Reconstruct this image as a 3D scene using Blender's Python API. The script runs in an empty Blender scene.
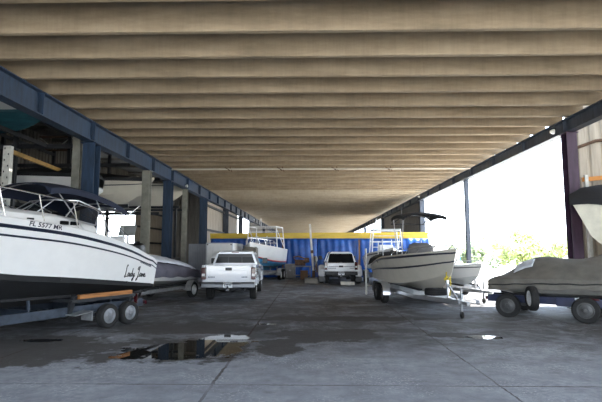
import bpy, bmesh, math, random
from mathutils import Vector, Matrix
from mathutils.bvhtree import BVHTree
rnd = random.Random(7)
S = bpy.context.scene
COL = S.collection
PI = math.pi
R = math.radians

# ------------------------------------------------------------------ materials
def nodes(name):
    m = bpy.data.materials.new(name); m.use_nodes = True
    nt = m.node_tree
    b = nt.nodes['Principled BSDF']
    return m, nt, b

def N(nt, typ, **kw):
    n = nt.nodes.new(typ)
    for k, v in kw.items():
        if k.startswith('i_'):
            n.inputs[k[2:].replace('_', ' ')].default_value = v
        else:
            setattr(n, k, v)
    return n

def math_(nt, op, a, b=None, c=None, clamp=False):
    n = nt.nodes.new('ShaderNodeMath'); n.operation = op; n.use_clamp = clamp
    for i, v in enumerate((a, b, c)):
        if v is None: continue
        if isinstance(v, (int, float)): n.inputs[i].default_value = v
        else: nt.links.new(v, n.inputs[i])
    return n.outputs[0]

def ramp(nt, fac, stops):
    r = nt.nodes.new('ShaderNodeValToRGB')
    el = r.color_ramp.elements
    while len(el) < len(stops): el.new(0.5)
    for e, (p, c) in zip(el, stops):
        e.position = p
        e.color = (c, c, c, 1) if isinstance(c, (int, float)) else (*c, 1)
    nt.links.new(fac, r.inputs[0])
    return r.outputs[0]

def mixc(nt, fac, a, b):
    n = nt.nodes.new('ShaderNodeMix'); n.data_type = 'RGBA'
    if isinstance(fac, (int, float)): n.inputs[0].default_value = fac
    else: nt.links.new(fac, n.inputs[0])
    for sock, v in ((n.inputs[6], a), (n.inputs[7], b)):
        if isinstance(v, tuple): sock.default_value = (*v, 1)
        else: nt.links.new(v, sock)
    return n.outputs[2]

def noise(nt, vec, scale, detail=4, rough=0.6, dist=0.0):
    n = N(nt, 'ShaderNodeTexNoise')
    n.inputs['Scale'].default_value = scale
    n.inputs['Detail'].default_value = detail
    n.inputs['Roughness'].default_value = rough
    n.inputs['Distortion'].default_value = dist
    nt.links.new(vec, n.inputs['Vector'])
    return n.outputs['Fac']

def mat(name, col, rough=0.5, metal=0.0, var=0.12, scale=3.0, bump=0.0, bscale=30.0, coat=0.0, stretch=(1, 1, 1), trans=0.0):
    m, nt, b = nodes(name)
    tc = N(nt, 'ShaderNodeTexCoord')
    mp = N(nt, 'ShaderNodeMapping'); mp.inputs['Scale'].default_value = stretch
    nt.links.new(tc.outputs['Object'], mp.inputs['Vector'])
    f = noise(nt, mp.outputs[0], scale)
    lo = tuple(c * (1 - var) for c in col); hi = tuple(min(1, c * (1 + var)) for c in col)
    c = ramp(nt, f, [(0.3, lo), (0.7, hi)])
    nt.links.new(c, b.inputs['Base Color'])
    b.inputs['Roughness'].default_value = rough
    b.inputs['Metallic'].default_value = metal
    if coat: b.inputs['Coat Weight'].default_value = coat
    if trans: b.inputs['Transmission Weight'].default_value = trans
    if bump:
        bn = N(nt, 'ShaderNodeBump'); bn.inputs['Strength'].default_value = bump; bn.inputs['Distance'].default_value = 0.02
        f2 = noise(nt, mp.outputs[0], bscale)
        nt.links.new(f2, bn.inputs['Height']); nt.links.new(bn.outputs[0], b.inputs['Normal'])
    return m

M = {}
M['gel'] = mat('white_gelcoat', (.80, .80, .79), .18, coat=.3, var=.03)
M['gel_cream'] = mat('cream_gelcoat', (.66, .62, .53), .22, coat=.3, var=.05)
M['gel_grey'] = mat('pale_grey_gelcoat', (.52, .55, .55), .3, var=.08)
M['gel_drab'] = mat('drab_grey_gelcoat', (.17, .165, .15), .35, var=.2)
M['black'] = mat('black_plastic', (.012, .012, .014), .4)
M['navy_line'] = mat('dark_navy_vinyl_stripe', (.012, .018, .035), .3)
M['bottom_dark'] = mat('dark_bottom_paint', (.012, .013, .015), .75, var=.3)
M['bottom_teal'] = mat('teal_bottom_paint', (.016, .085, .11), .6, var=.35, stretch=(.4, 1, 3))
M['bottom_blue'] = mat('light_blue_bottom_paint', (.04, .22, .40), .5, var=.3)
M['red'] = mat('red_paint', (.45, .02, .03), .4)
M['red_lens'] = mat('red_lamp_lens', (.055, .007, .010), .15, coat=.5)
M['navy_cloth'] = mat('navy_canvas', (.008, .013, .032), .8, bump=.2)
M['black_cloth'] = mat('black_canvas', (.012, .012, .014), .85, bump=.2)
M['grey_cloth'] = mat('grey_canvas', (.16, .155, .15), .85, bump=.4, var=.25, scale=2.5)
M['taupe_cloth'] = mat('taupe_canvas_cover', (.15, .14, .12), .8, bump=.5, var=.25, scale=2)
M['purple_cloth'] = mat('greyish_purple_canvas_cover', (.13, .125, .16), .8, bump=.4, var=.2, scale=2)
M['silver_cloth'] = mat('silver_canvas_cover', (.55, .57, .62), .6, bump=.3, var=.12)
M['shrink'] = mat('clear_white_shrink_wrap', (.72, .69, .58), .22, bump=.5, bscale=6, var=.12, coat=.5)
M['alu'] = mat('brushed_aluminium', (.62, .63, .65), .32, .9, var=.08)
M['steel'] = mat('polished_stainless_tube', (.75, .76, .78), .18, 1.0, var=.03)
M['white_tube'] = mat('white_powder_coated_tube', (.78, .78, .78), .35)
M['galv'] = mat('galvanised_steel', (.36, .37, .38), .5, .6, var=.2, scale=8)
M['dark_steel'] = mat('dark_grey_painted_steel', (.03, .032, .036), .55, .2, var=.3)
M['slate_steel'] = mat('slate_blue_trailer_steel', (.05, .065, .09), .5, .2, var=.35, scale=6)
M['blue_trailer'] = mat('deep_blue_trailer_paint', (.008, .014, .055), .35, var=.2, coat=.3)
M['rubber'] = mat('tyre_rubber', (.012, .012, .012), .8, var=.3, scale=12)
M['hub'] = mat('silver_wheel_rim', (.55, .56, .58), .35, .5, var=.15)
M['hub_mid'] = mat('greyish_wheel_rim', (.26, .27, .29), .45, .4, var=.3)
M['hub_dark'] = mat('dull_grey_wheel_rim', (.09, .09, .09), .5, .4, var=.3)
M['hub_white'] = mat('white_wheel_rim', (.8, .8, .8), .35)
M['wood'] = mat('weathered_orange_timber', (.36, .15, .045), .7, var=.4, scale=4, stretch=(.6, 8, 8))
M['wood_brown'] = mat('brown_timber', (.13, .07, .035), .75, var=.3, stretch=(6, 6, .6))
M['carpet'] = mat('black_bunk_carpet', (.02, .02, .022), .95, bump=.4)
M['yellow'] = mat('yellow_painted_steel', (.62, .44, .045), .45, var=.18, scale=1.5, stretch=(.5, 3, 3))
M['yellow_rope'] = mat('yellow_rope', (.65, .50, .06), .8, bump=.5)
M['ochre'] = mat('ochre_painted_steel', (.36, .21, .06), .55, var=.3)
M['orange'] = mat('orange_painted_steel', (.55, .22, .04), .5, var=.2)
M['white_paint'] = mat('chalky_white_painted_steel', (.62, .61, .56), .55, var=.2, scale=5)
M['tan_post'] = mat('dirty_beige_painted_steel', (.24, .235, .20), .6, var=.25, scale=3)
M['truck'] = mat('white_car_paint', (.74, .76, .80), .15, coat=.8, var=.02)
M['glass_dark'] = mat('tinted_window_glass', (.006, .007, .008), .12)
M['glass_dark'].node_tree.nodes['Principled BSDF'].inputs['Specular IOR Level'].default_value = .10
M['chrome'] = mat('chrome_bumper', (.11, .115, .125), .3, 1.0, var=.03)
M['plate'] = mat('white_licence_plate', (.8, .82, .84), .35)
M['grey_badge'] = mat('grey_badge', (.14, .16, .2), .4)
M['lens_white'] = mat('clear_lamp_lens', (.75, .75, .75), .15)
M['amber'] = mat('amber_lens', (.7, .28, .03), .2)
M['concrete_block'] = mat('grey_concrete_block', (.28, .27, .25), .9, var=.25, bump=.4)
M['cabinet'] = mat('grey_painted_cabinet', (.20, .19, .18), .6, var=.25)
M['rust'] = mat('rusty_machine_steel', (.13, .075, .045), .8, .2, var=.5, scale=7)
M['box_white'] = mat('white_trailer_panel', (.86, .86, .85), .35, var=.05)
M['box_grey'] = mat('grey_metal_panel', (.32, .33, .36), .5, .2, var=.1)
M['box_blue'] = mat('slate_blue_tarpaulin', (.10, .13, .18), .7, var=.25, bump=.4)
M['purlin'] = mat('dark_girt_steel', (.02, .02, .022), .6, var=.3)
M['conduit'] = mat('pale_conduit_pipe', (.60, .55, .46), .5)
M['lamp_white'] = mat('white_lamp_housing', (.85, .85, .83), .4)

# blue structural steel with streaks
def blue_steel(name, col, dark):
    m, nt, b = nodes(name)
    tc = N(nt, 'ShaderNodeTexCoord')
    mp = N(nt, 'ShaderNodeMapping'); mp.inputs['Scale'].default_value = (1.2, 1.2, .25)
    nt.links.new(tc.outputs['Object'], mp.inputs['Vector'])
    f = noise(nt, mp.outputs[0], 5, 6)
    c = ramp(nt, f, [(.3, dark), (.55, col), (.8, tuple(min(1, x * 1.35) for x in col))])
    nt.links.new(c, b.inputs['Base Color']); b.inputs['Roughness'].default_value = .5
    return m
M['blue_steel'] = blue_steel('blue_painted_structural_steel', (.020, .044, .088), (.011, .021, .040))
M['slate_beam'] = blue_steel('slate_painted_structural_steel', (.05, .062, .085), (.022, .028, .038))
M['maroon_steel'] = blue_steel('dark_purplish_primer_steel', (.06, .03, .06), (.03, .016, .03))

# precast concrete ceiling
def ceiling_mat(name, c0, c1, c2):
    m, nt, b = nodes(name)
    tc = N(nt, 'ShaderNodeTexCoord')
    mp = N(nt, 'ShaderNodeMapping'); mp.inputs['Scale'].default_value = (.35, 1, 1.6)
    nt.links.new(tc.outputs['Object'], mp.inputs['Vector'])
    f = noise(nt, mp.outputs[0], 1.6, 8, .65)
    c = ramp(nt, f, [(.25, c0), (.5, c1), (.75, c2)])
    mp2 = N(nt, 'ShaderNodeMapping'); mp2.inputs['Scale'].default_value = (3.5, .6, .35)
    nt.links.new(tc.outputs['Object'], mp2.inputs['Vector'])
    f2 = noise(nt, mp2.outputs[0], 2.0, 5, .7)
    s = ramp(nt, f2, [(.35, .88), (.6, 1.0)])
    mm = nt.nodes.new('ShaderNodeMix'); mm.data_type = 'RGBA'; mm.blend_type = 'MULTIPLY'; mm.inputs[0].default_value = 1
    nt.links.new(c, mm.inputs[6]); nt.links.new(s, mm.inputs[7])
    nt.links.new(mm.outputs[2], b.inputs['Base Color'])
    b.inputs['Roughness'].default_value = .85
    bn = N(nt, 'ShaderNodeBump'); bn.inputs['Strength'].default_value = .25; bn.inputs['Distance'].default_value = .02
    nt.links.new(noise(nt, tc.outputs['Object'], 18, 5), bn.inputs['Height']); nt.links.new(bn.outputs[0], b.inputs['Normal'])
    return m
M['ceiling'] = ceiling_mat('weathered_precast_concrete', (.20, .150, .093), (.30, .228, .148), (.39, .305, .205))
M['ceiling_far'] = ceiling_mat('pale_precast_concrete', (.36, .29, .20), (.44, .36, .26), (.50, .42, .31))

def panel_mat(name, col, streak=.25):
    m, nt, b = nodes(name)
    tc = N(nt, 'ShaderNodeTexCoord')
    mp = N(nt, 'ShaderNodeMapping'); mp.inputs['Scale'].default_value = (2.5, 2.5, .3)
    nt.links.new(tc.outputs['Object'], mp.inputs['Vector'])
    f = noise(nt, mp.outputs[0], 2.2, 6)
    c = ramp(nt, f, [(.3, tuple(x * (1 - streak) for x in col)), (.7, tuple(min(1, x * (1 + streak)) for x in col))])
    nt.links.new(c, b.inputs['Base Color']); b.inputs['Roughness'].default_value = .55
    return m
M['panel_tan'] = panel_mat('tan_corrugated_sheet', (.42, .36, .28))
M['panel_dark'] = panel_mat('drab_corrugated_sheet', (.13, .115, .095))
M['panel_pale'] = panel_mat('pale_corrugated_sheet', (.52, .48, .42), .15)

# blue tarp
def tarp_mat():
    m, nt, b = nodes('blue_polythene_tarp')
    tc = N(nt, 'ShaderNodeTexCoord')
    f = noise(nt, tc.outputs['Object'], 2.2, 5)
    c = ramp(nt, f, [(.3, (.004, .045, .22)), (.7, (.012, .095, .38))])
    nt.links.new(c, b.inputs['Base Color']); b.inputs['Roughness'].default_value = .38
    return m
M['tarp'] = tarp_mat()

# floor
def floor_mat():
    m, nt, b = nodes('stained_concrete_floor')
    tc = N(nt, 'ShaderNodeTexCoord')
    O = tc.outputs['Object']
    sep = N(nt, 'ShaderNodeSeparateXYZ'); nt.links.new(O, sep.inputs[0])
    X, Y = sep.outputs[0], sep.outputs[1]
    n1 = noise(nt, O, .35, 8, .65)
    n2 = noise(nt, O, 2.2, 8, .7)
    n3 = noise(nt, O, 9.0, 6, .7)
    base = ramp(nt, n2, [(.25, (.22, .23, .255)), (.5, (.31, .325, .36)), (.75, (.41, .43, .475))])
    # pale efflorescence blotches
    eff = math_(nt, 'MULTIPLY', ramp(nt, n1, [(.45, 0), (.62, 1)]), ramp(nt, n3, [(.42, 0), (.68, 1)]))
    base = mixc(nt, math_(nt, 'MULTIPLY', eff, .65), base, (.60, .63, .68))
    spk = math_(nt, 'MULTIPLY', ramp(nt, noise(nt, O, 22, 5, .7), [(.54, 0), (.62, 1)]), ramp(nt, noise(nt, O, .8, 3), [(.47, 0), (.6, 1)]))
    base = mixc(nt, math_(nt, 'MULTIPLY', spk, .7), base, (.72, .74, .78))
    drk = ramp(nt, noise(nt, O, 4.5, 8, .75), [(.55, 0), (.72, .55)])
    base = mixc(nt, drk, base, (.11, .105, .10))
    wob = math_(nt, 'ADD', math_(nt, 'MULTIPLY', math_(nt, 'SUBTRACT', noise(nt, O, 1.3, 6, .65), .5), 3.4), math_(nt, 'MULTIPLY', math_(nt, 'SUBTRACT', noise(nt, O, 6.5, 6, .7), .5), 1.3))
    def blob(cx, cy, rx, ry):
        a = math_(nt, 'DIVIDE', math_(nt, 'SUBTRACT', X, cx), rx)
        c = math_(nt, 'DIVIDE', math_(nt, 'SUBTRACT', Y, cy), ry)
        d = math_(nt, 'ADD', math_(nt, 'MULTIPLY', a, a), math_(nt, 'MULTIPLY', c, c))
        return math_(nt, 'SUBTRACT', 1.0, math_(nt, 'ADD', d, wob))
    def union(bl):
        r = bl[0]
        for x in bl[1:]: r = math_(nt, 'MAXIMUM', r, x)
        return r
    damp = union([blob(.25, 10.6, 1.5, .85), blob(-.7, 9.3, .6, .8), blob(-2.3, 9.3, 1.5, 1.4), blob(-5.6, 9.0, 2.6, 1.6),
                  blob(-3.2, 11.6, 2.4, 1.0), blob(3.3, 10.7, .8, .35), blob(.8, 13.2, 3.4, .5), blob(1.0, 11.2, .7, .3), blob(-.3, 10.0, .8, .35), blob(-7.5, 7.0, 2.2, 1.4)])
    damp = ramp(nt, damp, [(.0, 0), (.35, 1)])
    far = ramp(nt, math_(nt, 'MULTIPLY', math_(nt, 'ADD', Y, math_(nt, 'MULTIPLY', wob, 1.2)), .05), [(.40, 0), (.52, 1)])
    far_dark = math_(nt, 'MULTIPLY', ramp(nt, noise(nt, O, .9, 9, .75, 1.2), [(.34, .25), (.54, .95)]), math_(nt, 'ADD', math_(nt, 'MULTIPLY', far, .85), .08))  # uneven brown darkening, much stronger farther down the aisle
    damp_dark = math_(nt, 'MAXIMUM', damp, far_dark)
    base = mixc(nt, math_(nt, 'MULTIPLY', damp_dark, .85), base, (.052, .045, .038))
    pud = union([blob(-2.6, 8.95, 1.05, .8), blob(-2.0, 9.0, .8, .7), blob(-1.85, 9.9, .75, .8), blob(-2.2, 9.4, .8, .8), blob(3.72, 10.5, .42, .22), blob(-5.6, 9.9, .5, .2), blob(-1.2, 12.2, .3, .12)])
    pud = ramp(nt, pud, [(.12, 0), (.2, 1)])
    base = mixc(nt, pud, base, (.020, .019, .017))
    # joints
    def line(V, c, w):
        return math_(nt, 'LESS_THAN', math_(nt, 'ABSOLUTE', math_(nt, 'SUBTRACT', V, c)), w)
    wj = math_(nt, 'MULTIPLY', math_(nt, 'SUBTRACT', noise(nt, O, 6, 3), .5), .06)
    Xj = math_(nt, 'ADD', X, wj); Yj = math_(nt, 'ADD', Y, wj)
    jl = line(Xj, -1.38, .022)
    for c in (-5.4, 2.6, 6.6): jl = math_(nt, 'MAXIMUM', jl, line(Xj, c, .014))
    for c in (2.5, 6.75, 11.4, 16.0, 20.6, 25.2, 30): jl = math_(nt, 'MAXIMUM', jl, line(Yj, c, .016))
    jl = math_(nt, 'MULTIPLY', jl, ramp(nt, noise(nt, O, 1.1, 4), [(.35, .25), (.6, 1)]))
    base = mixc(nt, math_(nt, 'MULTIPLY', jl, .75), base, (.05, .03, .022))
    nt.links.new(base, b.inputs['Base Color'])
    ro = math_(nt, 'SUBTRACT', .85, math_(nt, 'MULTIPLY', damp_dark, .12))
    ro = math_(nt, 'MULTIPLY', ro, math_(nt, 'SUBTRACT', 1.0, math_(nt, 'MULTIPLY', pud, .97)))
    nt.links.new(ro, b.inputs['Roughness'])
    nt.links.new(math_(nt, 'ADD', .12, math_(nt, 'MULTIPLY', pud, .45)), b.inputs['Specular IOR Level'])
    bn = N(nt, 'ShaderNodeBump'); bn.inputs['Distance'].default_value = .02
    nt.links.new(math_(nt, 'MULTIPLY', math_(nt, 'SUBTRACT', 1.0, pud), .35), bn.inputs['Strength'])
    nt.links.new(n3, bn.inputs['Height']); nt.links.new(bn.outputs[0], b.inputs['Normal'])
    return m
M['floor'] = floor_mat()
M['ground'] = mat('pale_dry_yard_gravel', (.66, .63, .56), .95, var=.12, scale=.6)
M['leaf'] = mat('yellow_green_leaves', (.40, .45, .17), .6, var=.5, scale=1.5)
M['leaf2'] = mat('dull_green_leaves', (.30, .36, .2), .6, var=.5, scale=1.5)
M['bark'] = mat('grey_brown_bark', (.12, .09, .065), .9, var=.3)

def glass_mat():
    m, nt, b = nodes('clear_acrylic_pane')
    out = nt.nodes['Material Output']
    t = N(nt, 'ShaderNodeBsdfTransparent'); t.inputs[0].default_value = (.62, .66, .68, 1)
    g = N(nt, 'ShaderNodeBsdfGlossy'); g.inputs['Roughness'].default_value = .03
    tc = N(nt, 'ShaderNodeTexCoord')
    f = ramp(nt, noise(nt, tc.outputs['Object'], 3, 2), [(.2, .08), (.8, .14)])
    mx = N(nt, 'ShaderNodeMixShader'); nt.links.new(f, mx.inputs[0])
    nt.links.new(t.outputs[0], mx.inputs[1]); nt.links.new(g.outputs[0], mx.inputs[2]); nt.links.new(mx.outputs[0], out.inputs[0])
    return m
M['pane'] = glass_mat()

# ------------------------------------------------------------------ mesh builder
class MB:
    def __init__(s): s.v = []; s.f = []; s.m = []
    def add(s, vs, fs, m=0):
        o = len(s.v); s.v += [tuple(p) for p in vs]
        for f in fs: s.f.append([i + o for i in f]); s.m.append(m)
        return s
    def box(s, c, size, rz=0, ry=0, rx=0, m=0):
        sx, sy, sz = (d / 2 for d in size)
        T = Matrix.Translation(c) @ Matrix.Rotation(rz, 4, 'Z') @ Matrix.Rotation(ry, 4, 'Y') @ Matrix.Rotation(rx, 4, 'X')
        vs = [T @ Vector((x, y, z)) for z in (-sz, sz) for x, y in ((-sx, -sy), (sx, -sy), (sx, sy), (-sx, sy))]
        return s.add(vs, [(0, 3, 2, 1), (4, 5, 6, 7), (0, 1, 5, 4), (1, 2, 6, 5), (2, 3, 7, 6), (3, 0, 4, 7)], m)
    def bar(s, p0, p1, w, h, m=0):   # rectangular bar between two points
        p0, p1 = Vector(p0), Vector(p1); d = (p1 - p0).normalized()
        up = Vector((0, 0, 1)) if abs(d.z) < .95 else Vector((1, 0, 0))
        a = d.cross(up).normalized(); b = a.cross(d).normalized()
        vs = [p + a * x * w / 2 + b * y * h / 2 for p in (p0, p1) for x, y in ((-1, -1), (1, -1), (1, 1), (-1, 1))]
        return s.add(vs, [(0, 3, 2, 1), (4, 5, 6, 7), (0, 1, 5, 4), (1, 2, 6, 5), (2, 3, 7, 6), (3, 0, 4, 7)], m)
    def ibeam(s, p0, p1, w, h, t=.02, web=None, m=0):  # I section, web vertical (or in plane given for posts)
        p0, p1 = Vector(p0), Vector(p1); d = (p1 - p0).normalized()
        if abs(d.z) < .95: b = Vector((0, 0, 1)); a = d.cross(b).normalized(); b = a.cross(d).normalized()
        else: b = Vector(web or (0, 1, 0)); a = d.cross(b).normalized()
        sec = [(-w/2, -h/2), (w/2, -h/2), (w/2, -h/2+t), (t/2, -h/2+t), (t/2, h/2-t), (w/2, h/2-t), (w/2, h/2), (-w/2, h/2), (-w/2, h/2-t), (-t/2, h/2-t), (-t/2, -h/2+t), (-w/2, -h/2+t)]
        s.loft([[p + a * x + b * y for x, y in sec] for p in (p0, p1)], True, True, m)
        return s
    def loft(s, rings, closed=True, caps=True, m=0, rowm=None):
        n = len(rings[0]); vs = [p for r in rings for p in r]; fs = []; ms = []
        for i in range(len(rings) - 1):
            for j in range(n if closed else n - 1):
                k = (j + 1) % n
                fs.append((i*n+j, i*n+k, (i+1)*n+k, (i+1)*n+j)); ms.append(rowm[j] if rowm else m)
        if caps and closed:
            fs.append(tuple(range(n))); ms.append(m); fs.append(tuple((len(rings)-1)*n + j for j in range(n))); ms.append(m)
        o = len(s.v); s.v += [tuple(p) for p in vs]
        for f, q in zip(fs, ms): s.f.append([i + o for i in f]); s.m.append(q)
        return s
    def cyl(s, p0, p1, r0, r1=None, n=12, m=0):
        return s.tube([p0, p1], r0, n, m, r1)
    def tube(s, pts, r, n=7, m=0, r1=None):
        pts = [Vector(p) for p in pts]; rings = []; a = None
        for i, p in enumerate(pts):
            d = (pts[min(i+1, len(pts)-1)] - pts[max(i-1, 0)]).normalized()
            if a is None:
                a = d.orthogonal().normalized()
            else:
                a = (a - d * a.dot(d)).normalized()
            b = d.cross(a)
            rr = r if r1 is None else r + (r1 - r) * i / (len(pts) - 1)
            rings.append([p + a * rr * math.cos(2*PI*k/n) + b * rr * math.sin(2*PI*k/n) for k in range(n)])
        return s.loft(rings, True, True, m)
    def lathe(s, prof, c, axis='y', n=24, m=0, closed=False):
        c = Vector(c); rings = []
        for k in range(n):
            a = 2*PI*k/n; ring = []
            for r, h in prof:
                if axis == 'y': ring.append(c + Vector((r*math.cos(a), h, r*math.sin(a))))
                elif axis == 'x': ring.append(c + Vector((h, r*math.cos(a), r*math.sin(a))))
                else: ring.append(c + Vector((r*math.cos(a), r*math.sin(a), h)))
            rings.append(ring)
        rings.append(rings[0])
        return s.loft(rings, closed, False, m)
    def prism(s, poly, y0, y1, m=0):  # (x,z) outline extruded in y
        a = [(x, y0, z) for x, z in poly]; b = [(x, y1, z) for x, z in poly]
        return s.loft([a, b], True, True, m)
    def build(s, name, mats, parent=None, smooth=False, bevel=0, ang=38):
        me = bpy.data.meshes.new(name); me.from_pydata(s.v, [], s.f)
        if not isinstance(mats, (list, tuple)): mats = [mats]
        for q in mats: me.materials.append(M[q])
        for p, q in zip(me.polygons, s.m): p.material_index = min(q, len(mats)-1)
        bm = bmesh.new(); bm.from_mesh(me)
        bmesh.ops.remove_doubles(bm, verts=bm.verts, dist=1e-5)
        bmesh.ops.recalc_face_normals(bm, faces=bm.faces)
        if smooth:
            for f in bm.faces: f.smooth = True
            for e in bm.edges:
                if len(e.link_faces) == 2 and e.calc_face_angle(0) > R(ang): e.smooth = False
        bm.to_mesh(me); bm.free()
        o = bpy.data.objects.new(name, me); COL.objects.link(o)
        if parent: o.parent = parent
        if bevel:
            md = o.modifiers.new('bevel', 'BEVEL'); md.width = bevel; md.segments = 2; md.limit_method = 'ANGLE'
        return o

def tag(o, label, cat, group=None, kind=None):
    if label: o['label'] = label
    if cat: o['category'] = cat
    if group: o['group'] = group
    if kind: o['kind'] = kind
    return o
def thing(name, label, cat, loc=(0, 0, 0), rz=0, group=None):
    o = bpy.data.objects.new(name, None); COL.objects.link(o)
    o.empty_display_size = .2
    o.location = loc; o.rotation_euler = (0, 0, rz)
    return tag(o, label, cat, group)
def struct(o): o['kind'] = 'structure'; return o
def copy_tree(o, parent=None):
    c = o.copy(); COL.objects.link(c); c.parent = parent
    for ch in list(o.children): copy_tree(ch, c)
    return c
def lerp(tab, u):
    if u <= tab[0][0]: return tab[0][1]
    for (a, x), (b, y) in zip(tab, tab[1:]):
        if u <= b: 
            t = (u-a)/(b-a); return x + (y-x)*t
    return tab[-1][1]
def slerp(tab, u):   # smoothed
    e = .035
    return sum(lerp(tab, min(1, max(0, u + k*e))) for k in (-2, -1, 0, 1, 2)) / 5 if .0 < u < 1 else lerp(tab, u)

# ------------------------------------------------------------------ text
def text_verts(txt, size, shear=0, extrude=0):
    cu = bpy.data.curves.new('t', 'FONT'); cu.body = txt; cu.size = size; cu.shear = shear; cu.extrude = extrude
    cu.resolution_u = 3; cu.offset = size*.018
    ob = bpy.data.objects.new('t', cu); COL.objects.link(ob)
    bpy.context.view_layer.update()
    me = bpy.data.meshes.new_from_object(ob.evaluated_get(bpy.context.evaluated_depsgraph_get()))
    vs = [v.co.copy() for v in me.vertices]; fs = [list(p.vertices) for p in me.polygons]
    bpy.data.objects.remove(ob); bpy.data.curves.remove(cu); bpy.data.meshes.remove(me)
    return vs, fs
def surf(bvh, x, z, side, off=.006):
    h = bvh.ray_cast(Vector((x, side*4, z)), Vector((0, -side, 0)))
    y = h[0].y if h[0] else side*1.2
    return Vector((x, y + side*off, z))
def strokes(lines, bvh, org, sc, side, r, name, m, parent, slope=0, label=None):
    """hand-lettered strokes laid on a hull side; text runs towards the stern when seen from outside on the port side"""
    mb = MB()
    for ln in lines:
        pts = []
        for (a, b), (c, d) in zip(ln, ln[1:]):
            for k in range(3): pts.append((a + (c-a)*k/3, b + (d-b)*k/3))
        pts.append(ln[-1])
        mb.tube([surf(bvh, org[0] - side*a*sc, org[1] + b*sc + slope*a*sc, side, .004) for a, b in pts], r, 5)
    return mb.build(name, m, parent)

# ------------------------------------------------------------------ wheel
def wheel(parent, pos, Rr, W, rim='hub', out=1, name='wheel'):
    x, y, z = pos
    r = Rr; w = W/2
    prof = [(r*.60, -w*.75), (r*.78, -w), (r*.93, -w*.95), (r*.99, -w*.7), (r, -w*.35), (r*.975, -w*.3), (r, -w*.2), (r, w*.2), (r*.975, w*.3), (r, w*.35), (r*.99, w*.7), (r*.93, w*.95), (r*.78, w), (r*.60, w*.75)]
    t = MB().lathe(prof, pos, 'y', 28, closed=True).build(name, 'rubber', parent, smooth=True)
    h = MB()
    h.lathe([(r*.62, -w*.8), (r*.62, w*.8)], pos, 'y', 24)
    for s in (out,):
        h.lathe([(r*.62, s*w*.78), (r*.56, s*w*.82), (r*.50, s*w*.5), (r*.30, s*w*.62), (r*.2, s*w*.75), (r*.17, s*w*1.0), (.001, s*w*1.02)], pos, 'y', 24)
    h.lathe([(r*.6, -out*w*.4), (.001, -out*w*.4)], pos, 'y', 20)
    for k in range(5):
        a = 2*PI*k/5
        p = Vector(pos) + Vector((math.cos(a)*r*.26, out*w*.64, math.sin(a)*r*.26))
        h.cyl(p, p + Vector((0, out*.025, 0)), .012, n=6)
    h.build('rim', rim, t, smooth=True)
    return t

# ------------------------------------------------------------------ boat hull
class Hull:
    def __init__(s, L, B, sheer, chine, keel, bowfull=2.3, full=.4, rake=.06):
        s.rake = rake
        s.L, s.B, s.sh, s.ch, s.kl, s.p, s.full = L, B, sheer, chine, keel, bowfull, full
    def hb(s, u): return s.B/2*(.94 + .06*min(1, u/.3)) * (1 - max(0, (u-s.full)/(1-s.full))**s.p)
    def cb(s, u): return s.B/2*.84 * (1 - max(0, (u-s.full*.55)/(1-s.full*.55))**1.75)
    def zs(s, u): return slerp(s.sh, u)
    def zc(s, u): return slerp(s.ch, u)
    def zk(s, u): 
        k = s.kl; zb = lerp(s.ch, 1)
        return k + (zb-k)*max(0, (u-.62)/.38)**2.4
    def pt(s, u, v, side=1):
        c, h = s.cb(u), s.hb(u); fl = 1 + 1.1*u*u
        x = u*s.L*(1-s.rake + s.rake*v)
        return Vector((x, side*(c + (h-c)*v**fl), s.zc(u) + (s.zs(u)-s.zc(u))*v))
    def sheer_pt(s, u, side=1, inset=0, dz=0):
        p = s.pt(u, 1, side)
        y = max(0, abs(p.y) - inset)
        return Vector((p.x - (inset*.4 if u > .9 else 0), side*y, p.z + dz))
    def mesh(s, bands, mats, parent, nu=36, name='hull'):
        """bands: list of (v, material index for the strip that ends at v)"""
        mb = MB(); rings = []
        us = [1-(1-i/nu)**1.0 for i in range(nu+1)]
        vs_ = [0] + [b[0] for b in bands]
        for u in us:
            x = u*s.L*(1-s.rake)
            half = []
            for v in reversed(vs_): half.append(s.pt(u, v, 1))
            c = s.cb(u)
            half.append(Vector((x, c*.5, s.zk(u) + (s.zc(u)-s.zk(u))*.55)))
            half.append(Vector((x, 0, s.zk(u))))
            other = [Vector((p.x, -p.y, p.z)) for p in reversed(half[:-1])]
            rings.append(half + other)
        nb = len(bands)
        row = [b[1] for b in reversed(bands)] + [0, 0]
        row = row + list(reversed(row))
        mb.loft(rings, False, False, rowm=row)
        n = len(rings[0])
        mb.add(rings[0], [tuple(range(n))], bands[0][1])
        return mb.build(name, mats, parent, smooth=True, ang=28)
    def deck(s, parent, m, uf=.42, floor=.55, gun=.2, crown=.08, tr=.0, name='deck'):
        mb = MB(); rings = []; nu = 30
        us = [i/nu for i in range(nu+1)]
        us = [u for u in us if u < uf-.005] + [uf-.001, uf+.001] + [u for u in us if u > uf+.005]
        for u in us:
            p = s.pt(u, 1, 1); h = p.y; z = p.z
            if u < uf:
                zf = s.zc(u) + (z - s.zc(u))*(1-floor)
                hf = max(0, min(h-gun-.04, s.cb(u)*.93)); half = [(h, z), (h*.97, z+.03), (max(0, h-gun), z+.03), (hf, zf+.05), (max(0, hf-.03), zf), (0, zf)]
            else:
                half = [(h, z), (h*.97, z+.03), (h*.8, z+.03+crown*.35), (h*.5, z+.03+crown*.8), (h*.25, z+.03+crown*.95), (0, z+.03+crown)]
            ring = [Vector((p.x, a, b)) for a, b in half] + [Vector((p.x, -a, b)) for a, b in reversed(half[:-1])]
            rings.append(ring)
        mb.loft(rings, False, False)
        # stern coaming
        h = s.hb(0); z = s.zs(0)
        mb.box((.06, 0, z - .16), (.12, h*1.86, .38))
        return mb.build(name, m, parent, smooth=True, ang=30)

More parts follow.
